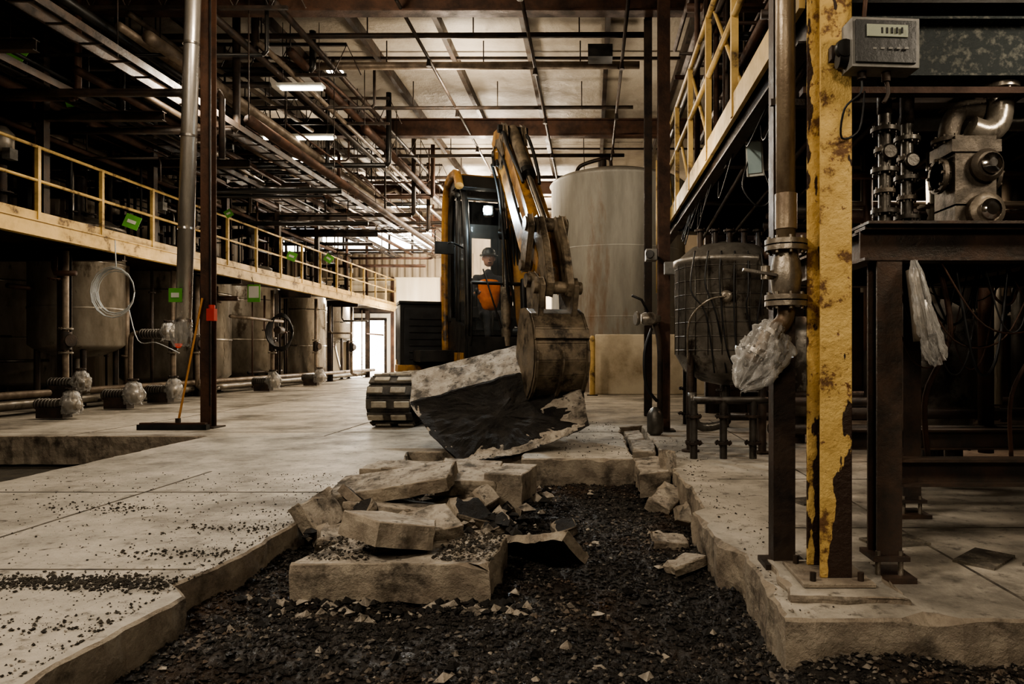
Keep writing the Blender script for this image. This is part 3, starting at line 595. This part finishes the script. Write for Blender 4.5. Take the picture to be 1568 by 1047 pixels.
for i in range(34):
    x=R(-11,-4.8);y=R(9.4,21);z=R(4.6,6.5); dx=R(-1,1);dy=R(.5,2.4)
    o.tube([(x,y,z),(x,y+dy,z),(x+dx,y+dy+abs(dx),z+R(-.4,.3)),(x+dx,y+dy+4,z)],random.choice((.02,.03,.045)),random.choice((steel,rust,pipeb)))
for i in range(60):
    x=R(-12.5,-8.4);y=R(8.8,27.5);r=random.choice((.02,.03,.05)); o.tube([(x,y,3.0),(x,y,R(4.4,6.6))],r,random.choice((steel,rust,pipeb,black))); 
    if i%2: o.flange((x,y,R(3.2,4.2)),(0,0,1),r*2.4,steel)
for x,z,r,m in((-6.1,5.35,.09,pipeb),(-6.5,5.5,.06,pipeb),(-7.1,4.9,.06,rust),(-5.5,5.9,.06,steel),(-4.7,6.2,.05,steel)): o.tube([(x,9.4,z),(x,27,z)],r,m,12)
for y in(7.6,9.9,12.3,14.9,17.4,20.2):
    for z in(6.55,6.0): o.box((-9,y,z),(9.2,.05,.05),steel)
    for k in range(18):
        x=-13.5+k*.52; o.tube([(x,y,6.0),(x+.26,y,6.55),(x+.52,y,6.0)],.012,steel,5)
for x in(-7.6,-6.0,-10):
    for q in(-.15,.15): o.box((x+q,16,4.75),(.02,22,.1),steel)
    for k in range(44): o.box((x,5.2+k*.5,4.71),(.3,.03,.02),steel)
for y in(8,10.4,13,15.6,18.2,20.8): 
    o.hbeam((-13,y,4.6),(-6.5,y,4.6),.1,.14,steel); 
    o.box((-8.35,y,4.9),(.12,.12,3.8),steel)
o.done()
o=B('instrument_tags')
for x,y,z,s in((-8.13,9.6,5.2,.2),(-8.13,10.6,4.9,.16),(-8.13,12.0,3.3,.24),(-8.13,15.2,4.1,.16),(-8.13,18.4,3.6,.24),(-8.13,21,3.9,.24)):
    Rm=rotm(0,R(-35,35),20); o.box((x+.06,y,z),(s,.01,s),grn,Rm); o.box((x+.06,y-.01,z),(s*.55,.01,s*.25),white,Rm)
o.box((-8.05,16.3,2.42),(.3,.01,.42),grn); o.box((-8.05,16.29,2.45),(.24,.01,.28),white); o.tube([(-8.05,16.3,2.62),(-8.1,16.3,2.8)],.008,cabl)
o.done()
o=B('pump_motors')
for y in(10.2,13.8,15.0,17.6,19,21.5,24.6):
    x=-8.8; o.lathe((x,y,4.1-R(0,.5)),[(.1,0),(.15,.04),(.15,.32),(.11,.36),(.06,.42)],random.choice((dtank,steel,tankg)),16); o.cyl((x,y,2.95),(x,y,3.8),.06,steel); o.flange((x,y,3.4),(0,0,1),.14,steel); o.box((x+.16,y-.05,3.95),(.12,.14,.16),greyp)
o.done()
for i,(x,y,z,s) in enumerate(((-8.2,12.0,.26,.15),(-8.6,11.3,.5,.13),(-8.35,13.4,.26,.15),(-7.95,12.6,1.35,.13),(-8.3,17.5,.26,.16),(-8.0,10.3,.22,.13),(-8.3,20.5,.26,.16))):
    o=B('wrapped_pump'); o.cyl((x-.36,y,z),(x+.08,y,z),s*.62,dtank,n=18)
    for k in range(7): o.lathe((x-.34+k*.05,y,z),[(s*.62,0),(s*.72,.003),(s*.72,.012),(s*.62,.015)],dtank,18,(1,0,0),cap=False)
    o.lathe((x+.1,y,z),[(s*.85,0),(s*.95,.03),(s*.95,.12),(s*.6,.18)],tankg,18,(1,0,0))
    o.cyl((x+.15,y,z),(x+.15,y,z+s*1.8),s*.3,tankg); o.flange((x+.15,y,z+s*1.8),(0,0,1),s*.6,steel)
    if z<1: o.box((x-.1,y,z*.5-.01),(.4,.2,z-.06),steel)
    else: o.tube([(x-.3,y,z),(x-.5,y,z),(x-.55,y,z-.2),(x-.55,y,.1)],.04,pipeb,smooth=3)
    o.drape([(x+.15,y,z+s*1.7),(x+.15,y,z+s),(x+.16,y,z),(x+.17,y-.02,z-s*1.1)],[s*.35,s*.9,s*1.15,s*.9],bag,8,.3,40,i*3); o.done()
o=B('tubing_coil')
for k in range(7):
    cx,cy,cz,r=-8.0,11.5,2.02,.34+.012*k
    o.tube([(cx+r*.9*math.cos(w*.3927),cy-.015*k,cz+r*(1.05+.03*math.sin(k*2))*math.sin(w*.3927)+.02*math.sin(k)) for w in range(17)],.008,hosew,6)
o.tube([(-7.8,11.5,1.8),(-7.3,11,1.2),(-6.5,10.2,1.15),(-5.5,9.1,1.0)],.008,hosew,6,smooth=5)
o.tube([(-8.0,11.5,2.4),(-8.02,11.5,2.9)],.01,hosew,6); o.done()
o=B('garden_hose')
for k in range(5): o.tube([(-8.3+(.28+.02*k)*math.cos(w*.3927),18.3-.03*k,1.55+(.5-.02*k)*math.sin(w*.3927)) for w in range(17)],.025,cabl,6)
o.cyl((-8.3,18.3,1.6),(-8.3,18.05,1.6),.1,steel); o.done()
o=B('steel_column'); o.hbeam((-5.11,9.12,0),(-5.11,9.12,6.3),.14,.14,rust,up=(0,1,0)); o.box((-5.11,9.12,.01),(.3,.3,.02),steel); o.box((-5.0,9.0,1.5),(.1,.08,.16),red); o.cyl((-5.0,9.0,1.58),(-5.0,9.0,1.63),.04,red)
o.tube([(-5.04,9.03,0.3),(-5.04,9.03,6)],.012,cabl,6); o.done()
o=B('insulated_pipe'); o.tube([(-5.31,8.88,1.12),(-5.19,8.9,5.6),(-5.19,8.9,6.6)],.095,silver,20)
for z in(1.4,2.6,3.8,5.0): o.cyl((-5.31+(z-1.12)*.027,8.88,z),(-5.31+(z-1.12)*.027,8.88,z+.03),.1,stain,n=20)
o.drape([(-5.31,8.88,1.42),(-5.32,8.88,1.25),(-5.32,8.88,1.08)],[.1,.13,.1],bag,8,.25,36,4); o.box((-5.34,8.77,1.74),(.17,.01,.18),grn); o.box((-5.34,8.762,1.74),(.1,.005,.06),white); o.done()
o=B('push_broom'); o.box((-5.42,8.86,.08),(.85,.06,.025),rust); o.box((-5.42,8.86,.035),(.9,.09,.07),cabl); o.cyl((-5.36,8.86,.09),(-5.12,8.99,1.72),.014,wood); o.box((-5.36,8.86,.12),(.05,.04,.06),steel); o.done()
for i,(x,y,z,l,v) in enumerate(((-6.0,14,5.4,1.5,0),(-6.5,16.2,5.6,1.2,0),(-5.1,12,5.65,.8,0),(-5.6,21,5.5,1.4,0),(-6.6,24.5,5.3,1.5,0))):
    o=B('fluorescent_light'); o.box((x,y,z+.04),(l,.2,.04),white); o.cyl((x-l/2+.04,y,z),(x+l/2-.04,y,z),.025,lamp); o.cyl((x-l/2+.04,y+.06,z),(x+l/2-.04,y+.06,z),.02,lamp)
    for q in(-1,1): o.tube([(x+q*l*.4,y,z+.05),(x+q*l*.4,y,6.8)],.006,steel,4)
    o.done()
for x,y,z in((-5.1,13.6,6.6),(-2.2,24,6.3)):
    o=B('high_bay_light'); o.lathe((x,y,z),[(.2,0),(.18,.03),(.1,.12),(.06,.25)],greyp,20); o.cyl((x,y,z-.01),(x,y,z),.16,lamp,n=20); o.done()
# ------------------------------------------------------------------ right side
o=B('yellow_column'); o.hbeam((1.04,2.99,.045),(1.04,2.99,6.3),.135,.19,peelm,up=(0,1,0),t=.014)
o.box((1.03,2.98,.036),(.3,.32,.018),conc_side)
for x in(.93,1.13):
    for y in(2.86,3.1): o.cyl((x,y,.04),(x,y,.08),.014,steel,n=6)
o.done(.003,1)
o=B('grout_pad'); slab(o,[(.80,2.74),(1.27,2.70),(1.3,3.2),(.83,3.22)],-.01,.026,concrete,conc_side,jit=.008,step=.03,cham=.006); o.done()
o=B('steel_channel'); o.box((.905,3.2,1.6),(.1,.012,3.15),steel); o.box((.86,3.24,1.6),(.012,.09,3.15),steel); o.box((.95,3.24,1.6),(.012,.09,3.15),steel); o.box((.905,3.22,.012),(.2,.16,.024),steel); o.done()
o=B('flanged_pipe'); px,py=.885,3.1
pm=M('pipe_galv',(.31,.25,.18),(.15,.105,.07),5,.42,.35,.2,25,stretch=(1,1,.4)); fl=M('flange_metal',(.36,.32,.265),(.2,.17,.135),9,.35,.6,.2)
o.tube([(px-.02,py,6),(px-.005,py,2.6),(px,py,1.5)],.043,pm,16)
o.cyl((px,py,1.56),(px,py,1.72),.05,pm,n=16); o.flange((px,py,1.50),(0,0,1),.095,fl,.022); o.flange((px,py,1.472),(0,0,1),.095,fl,.022)
o.lathe((px,py,1.25),[(.05,0),(.062,.03),(.072,.1),(.062,.17),(.05,.21)],fl,18)
o.flange((px,py,1.25),(0,0,1),.095,fl,.022); o.flange((px,py,1.222),(0,0,1),.095,fl,.022)
o.cyl((px,py,1.35),(px-.1,py-.03,1.35),.02,fl); o.box((px-.13,py-.04,1.36),(.15,.03,.012),stain,rotm(0,10,0)); o.cyl((px-.1,py-.03,1.33),(px-.1,py-.03,1.39),.02,fl)
o.tube([(px,py,1.22),(px,py,1.17),(px-.02,py,1.13),(px-.08,py-.02,1.08),(px-.12,py-.02,1.03),(px-.16,py-.02,.96)],.04,pm,14,smooth=4)
o.flange((px-.07,py-.02,1.085),(-1,0,-1.2),.055,fl,.02); o.flange((px-.14,py-.02,1.0),(-1,0,-1.6),.055,fl,.02)
o.tube([(px+.06,py+.12,6),(px+.06,py+.12,2.0),(px+.05,py+.12,1.8)],.02,rust)
for z in(2.15,2.75): o.box((px+.04,py+.04,z),(.2,.02,.03),steel)
o.done()
o=B('plastic_bag')
o.drape([(.83,3.08,1.13),(.80,3.07,1.07),(.77,3.06,1.0),(.72,3.04,.92),(.66,3.03,.84)],[.05,.075,.11,.10,.03],bag,9,.42,72,2)
o.drape([(.87,3.08,1.08),(.84,3.07,1.0),(.80,3.05,.93)],[.03,.07,.05],bag,9,.5,48,7)
o.done()
o=B('scale_indicator'); Rm=rotm(0,0,4)
o.box((1.185,2.80,2.25),(.28,.1,.2),greyp,Rm); o.box((1.185,2.745,2.25),(.25,.012,.17),M('face_plate',(.08,.08,.078),(.06,.06,.058),5,.3),Rm); o.box((1.188,2.736,2.29),(.17,.006,.05),lcd,Rm)
for i in range(6): o.box((1.105+i*.032,2.737,2.22),(.016,.006,.010),greyp,Rm)
for i in range(7): o.box((1.125+i*.02,2.732,2.29),(.009,.004,.024),black,Rm)
o.cyl((1.05,2.8,2.2),(1.01,2.8,2.2),.035,black,n=16); o.lathe((1.03,2.79,2.235),[(.035,0),(.04,.015),(.035,.03)],black,18,(0,-1,0))
o.cyl((1.11,2.8,2.15),(1.11,2.8,2.12),.018,steel);o.cyl((1.21,2.8,2.15),(1.21,2.8,2.11),.018,steel)
o.tube([(1.21,2.8,2.12),(1.215,2.79,2.06),(1.195,2.79,2.02)],.009,steel,8,smooth=3)
o.tube([(1.11,2.8,2.12),(1.1,2.79,2.06),(1.04,2.8,2.0),(1.05,2.86,1.9),(1.14,2.9,1.95),(1.15,2.87,2.1)],.005,cabl,6,smooth=5)
o.box((1.05,2.86,2.25),(.1,.04,.06),steel); o.tube([(1.14,2.86,2.36),(1.16,2.86,2.6),(1.12,2.88,3.0)],.01,rust,8)
o.done(.008,2)
ss=M('stand_steel',(.06,.05,.042),(.11,.07,.05),5,.45,.2,.3,40,rvar=.2)
o=B('equipment_stand')
z1=1.48
for y in(3.05,4.2): o.hbeam((1.2,y,z1),(4.4,y,z1),.12,.15,ss,t=.014)
for x in(1.26,2.1,3.0,4.3): o.hbeam((x,3.05,z1),(x,4.2,z1),.1,.14,ss,t=.014)
for x,y in((1.31,3.05),(1.95,4.2),(2.75,3.05),(3.6,4.2),(4.3,3.05)):
    o.hbeam((x,y,.1),(x,y,1.41),.11,.11,ss,up=(0,1,0)); o.box((x,y,.012),(.2,.2,.024),ss); o.box((x,y,.1),(.16,.16,.02),ss)
    for q in(-.05,.05): o.cyl((x+q,y-.05,.02),(x+q,y-.05,.13),.012,fl,n=8)
for y in(3.05,4.2): o.hbeam((1.36,y,.47),(4.3,y,.47),.1,.12,ss)
o.box((2.8,3.6,1.565),(3.2,1.3,.012),ss)
o.done()
o=B('rotary_pump'); x,y=1.86,3.4
cst=M('cast_pump',(.21,.18,.145),(.11,.095,.078),8,.4,.4,.4,30)
o.box((x+.02,y,1.59),(.34,.3,.04),cst); o.box((x+.0,y,1.66),(.2,.2,.12),cst)
o.lathe((x+.03,y-.1,1.68),[(.085,0),(.085,.05),(.06,.06)],fl,20,(0,-1,0)); o.lathe((x+.03,y-.16,1.68),[(.045,0),(.05,.02),(.03,.03)],chrome,16,(0,-1,0))
o.box((x,y,1.88),(.2,.2,.34),cst); o.box((x,y,2.0),(.24,.22,.06),cst); o.cyl((x-.14,y,1.88),(x+.14,y,1.88),.07,cst,n=16)
for k in(-1,1): o.flange((x+k*.13,y,1.88),(1,0,0),.09,cst)
o.lathe((x+.04,y-.1,1.9),[(.075,0),(.08,.03),(.06,.05)],cst,20,(0,-1,0)); o.lathe((x+.04,y-.15,1.9),[(.04,0),(.05,.02),(.02,.03)],chrome,16,(0,-1,0))
o.tube([(x-.08,y,2.03),(x-.07,y,2.13),(x-.02,y,2.2),(x+.08,y-.02,2.2)],.05,cst,14,smooth=4); o.tube([(x+.0,y-.05,2.1),(x+.08,y-.05,2.08),(x+.14,y-.05,2.14),(x+.15,y-.05,2.3)],.06,tankg,16,smooth=4); o.flange((x+.15,y-.05,2.3),(0,0,1),.085,tankg,.03); o.flange((x-.08,y,2.05),(0,0,1),.08,cst)
for q in range(8): o.cyl((x-.15+q*.045,y-.14,1.58),(x-.15+q*.045,y-.14,1.63),.01,fl,n=6)
o.done(.008,2)
for x,y in((1.44,3.35),(1.62,3.5),(2.3,3.5)):
    o=B('valve_stack'); z=1.57
    for k in range(6): o.cyl((x,y,z),(x,y,z+.1),.03,dtank,n=14); o.flange((x,y,z+.02),(0,0,1),.065 if k%2 else .05,dtank if k%2 else cst,.02); z+=.1
    o.tube([(x,y,z),(x,y,z+.3),(x+.05,y+.1,z+.4),(x+.05,y+.6,z+.42)],.035,steel,12,smooth=3)
    o.lathe((x,y-.05,z-.2),[(.035,0),(.04,.01),(.03,.02)],dtank,16,(0,-1,0)); o.done()
o=B('mezzanine_walkway'); dz=.2
o.box((5.2,6.8,2.6+dz),(8.2,7.0,.05),steel)
for k in range(28): o.box((5.2,3.4+k*.24,2.56+dz),(8.2,.03,.05),black)
o.box((1.02,6.8,2.55+dz),(.03,7.0,.17),rail); o.hbeam((1.08,3.4,2.44+dz),(1.08,10.3,2.44+dz),.1,.2,steel)
for z in(3.72+dz,3.2+dz): o.tube([(1.02,2.4,z),(1.02,10.3,z)],.026,rail)
for k in range(8): o.box((1.02,2.7+k*1.08,3.1+dz),(.05,.05,1.25),rail)
for k in range(5): o.tube([(1.05,3.4+k*1.3,2.6+dz),(1.05,4.5+k*1.3,3.7+dz)],.018,rail)
o.tube([(1.0,10.3,3.9),(1.0,10.3,1.9)],.022,rail)
for y in(4.2,5.6,7.0,8.6): o.hbeam((1.1,y,2.42+dz),(9.6,y,2.42+dz),.1,.2,steel)
o.hbeam((1.2,3.3,2.45),(9.6,3.3,2.45),.15,.28,M('chipped_beam',(.03,.038,.038),(.18,.18,.155),26,.5,.2,.4,40,lo=.52,hi=.68)); o.box((5,3.25,2.24),(8,.06,.03),rust)
o.box((5,3.35,2.95),(8,.1,.1),steel)
for k in range(8): o.tube([(1.15+k*.35,3.6,2.55),(1.5+k*.35,9.5,2.5)],.02,steel)
o.done()
o=B('steel_column'); o.hbeam((.93,8.75,0),(.93,8.75,6.3),.15,.15,rust,up=(0,1,0)); o.box((.93,8.75,.01),(.28,.28,.02),steel); o.hbeam((.9,10.8,0),(.9,10.8,6.3),.12,.12,steel,up=(0,1,0)); o.done()
o=B('right_piping')
for i in range(34):
    x=R(1.15,2.6);y=R(3.6,9.3);r=random.choice((.015,.025,.04)); o.tube([(x,y,2.85),(x,y,R(3.5,6.3))],r,random.choice((steel,pipeb,rust)))
for i in range(26):
    z=R(3.0,6.2);y=R(4,9.3); o.tube([(1.05+R(0,.3),y,z),(4,y,z)],random.choice((.02,.03,.05)),random.choice((steel,rust,black)))
for i in range(12):
    z=R(3.2,6.3);x=R(1.05,2.2); o.tube([(x,3.6,z),(x,9.6,z)],random.choice((.02,.03,.05)),random.choice((steel,rust)))
for i in range(5): o.tube([(1.12+i*.1,7.2,2.85),(1.12+i*.1,7.2,6.2)],.03,rust)
for i in range(44):
    x=R(1.9,5.5);y=R(4.4,8.5);r=random.choice((.02,.035,.05)); z=R(.3,1.8); m=random.choice((pipeb,dtank,rust,tankg)); o.tube([(x,y,2.5),(x,y,z)],r,m); o.flange((x,y,R(z,2.2)),(0,0,1),r*2.2,m)
for i in range(20):
    z=R(1.6,2.5);y=R(3.6,8.5); o.tube([(1.7,y,z),(6,y,z)],random.choice((.02,.03,.05)),random.choice((steel,dtank,rust,pipeb)))
for i in range(8):
    y=R(4.4,8.5);z=R(.15,.6); o.tube([(1.6,y,z),(4.8,y,z)],.04,steel)
for x,y in((2.6,5.2),(3.4,6.4),(2.3,7.6),(4.3,5.6)):
    o.lathe((x,y,.3),[(.1,0),(.26,.1),(.3,.3),(.3,.9),(.26,1.0),(.1,1.1)],kett,24); o.cyl((x,y,0),(x,y,.35),.08,steel); o.flange((x,y,.12),(0,0,1),.16,steel)
o.done()
x,y,r=1.42,7.2,.53
o=B('jacketed_kettle'); o.lathe((x,y,0),[(.06,.66),(.25,.7),(.43,.8),(r,.98),(r,1.9),(r+.02,1.91),(r+.02,1.96),(r-.02,1.97),(.36,2.1),(.1,2.16)],kett,40)
for k in range(7): o.lathe((x,y,1.02+k*.14),[(r,0),(r+.006,.003),(r+.006,.009),(r,.012)],dtank,40,cap=False)
for k in range(24):
    w=k*.2618; o.tube([(x+(r+.005)*math.cos(w),y+(r+.005)*math.sin(w),.98),(x+(r+.005)*math.cos(w),y+(r+.005)*math.sin(w),1.9)],.004,dtank,5)
for k in range(4):
    w=.6+k*1.57; p=(x+.5*math.cos(w),y+.5*math.sin(w)); o.cyl((p[0],p[1],0),(p[0],p[1],1.0),.04,steel); o.cyl((p[0],p[1],0),(p[0],p[1],.02),.09,steel)
o.tube([(x,y,.68),(x,y,.4),(x-.05,y-.2,.28),(x-.35,y-.3,.27),(x-.4,y-.3,.6)],.045,dtank,12,smooth=4); o.flange((x,y,.5),(0,0,1),.11,steel)
o.lathe((x-.1,y-.52,1.55),[(.06,0),(.06,.04),(.03,.05)],fl,18,(-.1,-1,0)); o.tube([(x-.1,y-.56,1.55),(x-.3,y-.6,1.5),(x-.45,y-.45,1.3),(x-.45,y-.35,.9)],.010,fl,6,smooth=5)
for k in range(6): o.tube([(x-.4+k*.13,y-.5,2.0),(x-.45+k*.14,y-.56,1.6+R(-.1,.1)),(x-.3+k*.1,y-.55,1.2+R(-.2,.2)),(x-.2+k*.12,y-.45,.8)],.008,cabl,6,smooth=5)
for k in range(5): o.cyl((x-.3+k*.15,y-.2,1.95),(x-.3+k*.15,y-.2,2.25),.03,steel); o.flange((x-.3+k*.15,y-.2,2.25),(0,0,1),.06,steel,bolts=4)
for k in range(4):
    xx=x-.45+k*.28; o.cyl((xx,y-.75,0),(xx,y-.75,.55),.035,dtank); o.flange((xx,y-.75,.15),(0,0,1),.08,steel); o.flange((xx,y-.75,.4),(0,0,1),.075,steel)
o.tube([(x-.45,y-.75,.55),(x+.4,y-.75,.55)],.035,dtank)
o.done()
for x,y in((1.35,9.6),(1.8,9.2),(2.4,8.8),(3.0,9.4)):
    o=B('standpipe'); o.cyl((x,y,0),(x,y,.9),.06,dtank); o.flange((x,y,.15),(0,0,1),.13,steel); o.flange((x,y,.5),(0,0,1),.12,steel); o.lathe((x,y,.9),[(.12,0),(.14,.03),(.14,.3),(.08,.36)],dtank,16); o.done()
o=B('lever_valve'); o.tube([(.86,8.55,.25),(.86,8.5,.9),(.84,8.5,1.2),(.78,8.5,1.42)],.035,steel,smooth=4); o.lathe((.62,8.45,1.42),[(.06,0),(.08,.04),(.08,.14),(.05,.2),(.04,.24)],tankg,16,(1,0,0)); o.tube([(.7,8.4,1.5),(.62,8.38,1.65),(.5,8.36,1.7)],.015,cabl); o.lathe((.58,8.4,1.42),[(.08,0),(.09,.02),(.08,.04)],tankg,16,(-1,-.3,0))
o.tube([(.75,8.45,1.3),(.66,8.4,1.0),(.68,8.4,.6),(.82,8.5,.4)],.02,cabl,smooth=5); o.lathe((.78,8.3,.0),[(.06,0),(.1,.04),(.1,.25),(.06,.32),(.03,.34)],dtank,16); o.done()
o=B('wall_camera'); o.cyl((.9,8.6,2.15),(.8,8.5,2.2),.02,steel); o.box((.74,8.42,2.2),(.14,.2,.14),greyp); o.cyl((.72,8.32,2.2),(.71,8.28,2.2),.05,black); o.box((.98,8.5,2.05),(.14,.1,.16),greyp); o.done(.01)
o=B('flood_light'); Rm=rotm(10,0,-25); o.box((1.2,5.0,2.42),(.12,.05,.25),white,Rm); o.box((1.19,4.97,2.42),(.10,.01,.22),M('flood_glass',(.45,.55,.55),(.35,.45,.45),4,.1,0,0),Rm); o.box((1.28,5.05,2.45),(.08,.1,.2),greyp,Rm); o.tube([(1.28,5.05,2.35),(1.32,5.0,2.15),(1.2,4.9,2.05),(1.1,4.95,2.2),(1.15,5,2.4)],.006,cabl,6,smooth=5); o.tube([(1.28,5.05,2.55),(1.28,5.05,2.7)],.012,steel); o.done()
o=B('hanging_cables')
for i in range(22):
    x=R(1.35,2.4);y=R(2.96,3.5);x2=x+R(.2,.7); s=R(.1,.45)
    o.tube([(x,y,1.4),(x+(x2-x)*.3,y-.02,1.38-s),(x+(x2-x)*.7,y,1.36-s*.9),(x2,y+.03,1.42)],R(.003,.007),random.choice((cabl,cabl,rust)),6,smooth=6)
for i in range(5):
    x=R(1.5,2.2); o.tube([(x,3.2,1.5),(x+.05,3.15,1.1),(x-.04,3.2,.8),(x+.02,3.3,.5)],.01,random.choice((cabl,rust)),6,smooth=6)
for i in range(10):
    y=R(3.6,8); o.tube([(1.1,y,2.55),(1.05,y+.3,2.3+R(-.1,.1)),(1.12,y+.7,2.5)],.006,cabl,6,smooth=5)
o.done()
o=B('plastic_wrap'); o.drape([(1.40,2.96,1.40),(1.41,2.94,1.3),(1.43,2.93,1.18),(1.46,2.93,1.05),(1.50,2.94,.97)],[.02,.05,.065,.07,.06],bag,9,.45,60,5,.6)
o.tube([(1.40,2.97,1.36),(1.41,2.95,1.2),(1.42,2.94,1.05)],.03,fl,10,smooth=3); o.done()
o=B('wall_switch_box'); o.box((1.93,2.9,1.2),(.12,.07,.14),greyp); o.cyl((1.93,2.86,1.2),(1.93,2.84,1.2),.022,red); o.tube([(1.93,2.9,1.27),(1.94,2.98,1.4)],.01,cabl); o.done(.006)
o=B('floor_plates'); wp=M('wet_plate',(.12,.11,.1),(.3,.27,.22),6,.25,.2)
for x,y in((1.6,3.6),(1.9,3.3),(1.5,4.6),(2.2,3.2)): o.box((x,y,.006),(.3,.18,.012),wp,rotm(0,0,R(0,60)))
o.done()
# ------------------------------------------------------------------ lights
def PL(x,y,z,p,col=(1,.87,.70),r=.25):
    l=bpy.data.lights.new('hall_or_fill_light','POINT'); l.energy=p; l.color=col; l.shadow_soft_size=r
    o=bpy.data.objects.new('hall_or_fill_light',l); o.location=(x,y,z); bpy.context.collection.objects.link(o)
def AL(loc,to,p,sz,col=(1,.87,.70)):
    l=bpy.data.lights.new('area_lamp','AREA'); l.energy=p; l.color=col; l.size=sz
    o=bpy.data.objects.new('area_lamp',l); o.location=loc; o.rotation_euler=(V(to)-V(loc)).to_track_quat('-Z','Y').to_euler(); bpy.context.collection.objects.link(o)
for x,y,p in((-3.2,7.2,265),(-2.5,13.5,240),(-3,19.5,370),(-4.5,25.5,950),(-1.5,25.5,750),(-7.2,17,110),(-7.4,23,400)): PL(x,y,5.6,p)
AL((-5.6,10.5,5.0),(-6,10,0),150,1.0)
PL(-7.6,26.5,1.9,380,(1,.94,.84)); PL(-10,18,2.2,45); PL(-10.5,25,2.2,150); PL(-7.4,12.5,2.2,32); PL(-7.0,19,2.2,40)  # low fill lights added to brighten under the deck and its far end
PL(-2.2,26,2.5,380)  # low fill light added to make the back wall bright
AL((-3.6,.6,4.8),(-1.0,4.0,0),215,.8,(1,.89,.75)); AL((.2,-1.0,2.8),(.9,3.2,1.2),42,.6)
AL((2.9,1.6,3.0),(1.9,3.5,1.7),32,.5)  # unseen fill light added to lighten the stand and pumps
AL((2.5,5.5,2.4),(2.3,5.5,0),24,.6); AL((3.5,8,2.4),(3.5,8,0),40,.6,(1,.7,.5)); PL(1.0,14,4.6,110); PL(.5,6.0,2.6,24)  # the last point light is a fill added to brighten the kettle
sp=bpy.data.lights.new('work_spot','SPOT'); sp.energy=110; sp.color=(.85,.94,1); sp.spot_size=2.2; sp.shadow_soft_size=.05
so=bpy.data.objects.new('work_spot',sp); so.location=FB(.02,2.96,-.35); so.rotation_euler=(V((-.6,5,.2))-so.location).to_track_quat('-Z','Y').to_euler(); bpy.context.collection.objects.link(so)
PL(*FB(0,3.0,-.44),20,(.75,.92,1),.04)  # extra point light added at the boom work lamp to brighten boom and cab
PL(*E(1.2,.9,3.2),6,(1,.9,.7),.05)
wd=bpy.data.worlds.new('World'); bpy.context.scene.world=wd; wd.use_nodes=True; wd.node_tree.nodes['Background'].inputs[0].default_value=(1,.95,.86,1); wd.node_tree.nodes['Background'].inputs[1].default_value=7
cam=bpy.data.cameras.new('camera'); cam.lens=24; cam.sensor_width=36; cam.shift_x=-.0772; cam.shift_y=.0105; cam.clip_end=200
co=bpy.data.objects.new('camera',cam); co.location=(0,0,1); co.rotation_euler=(math.pi/2,0,0); bpy.context.collection.objects.link(co); bpy.context.scene.camera=co
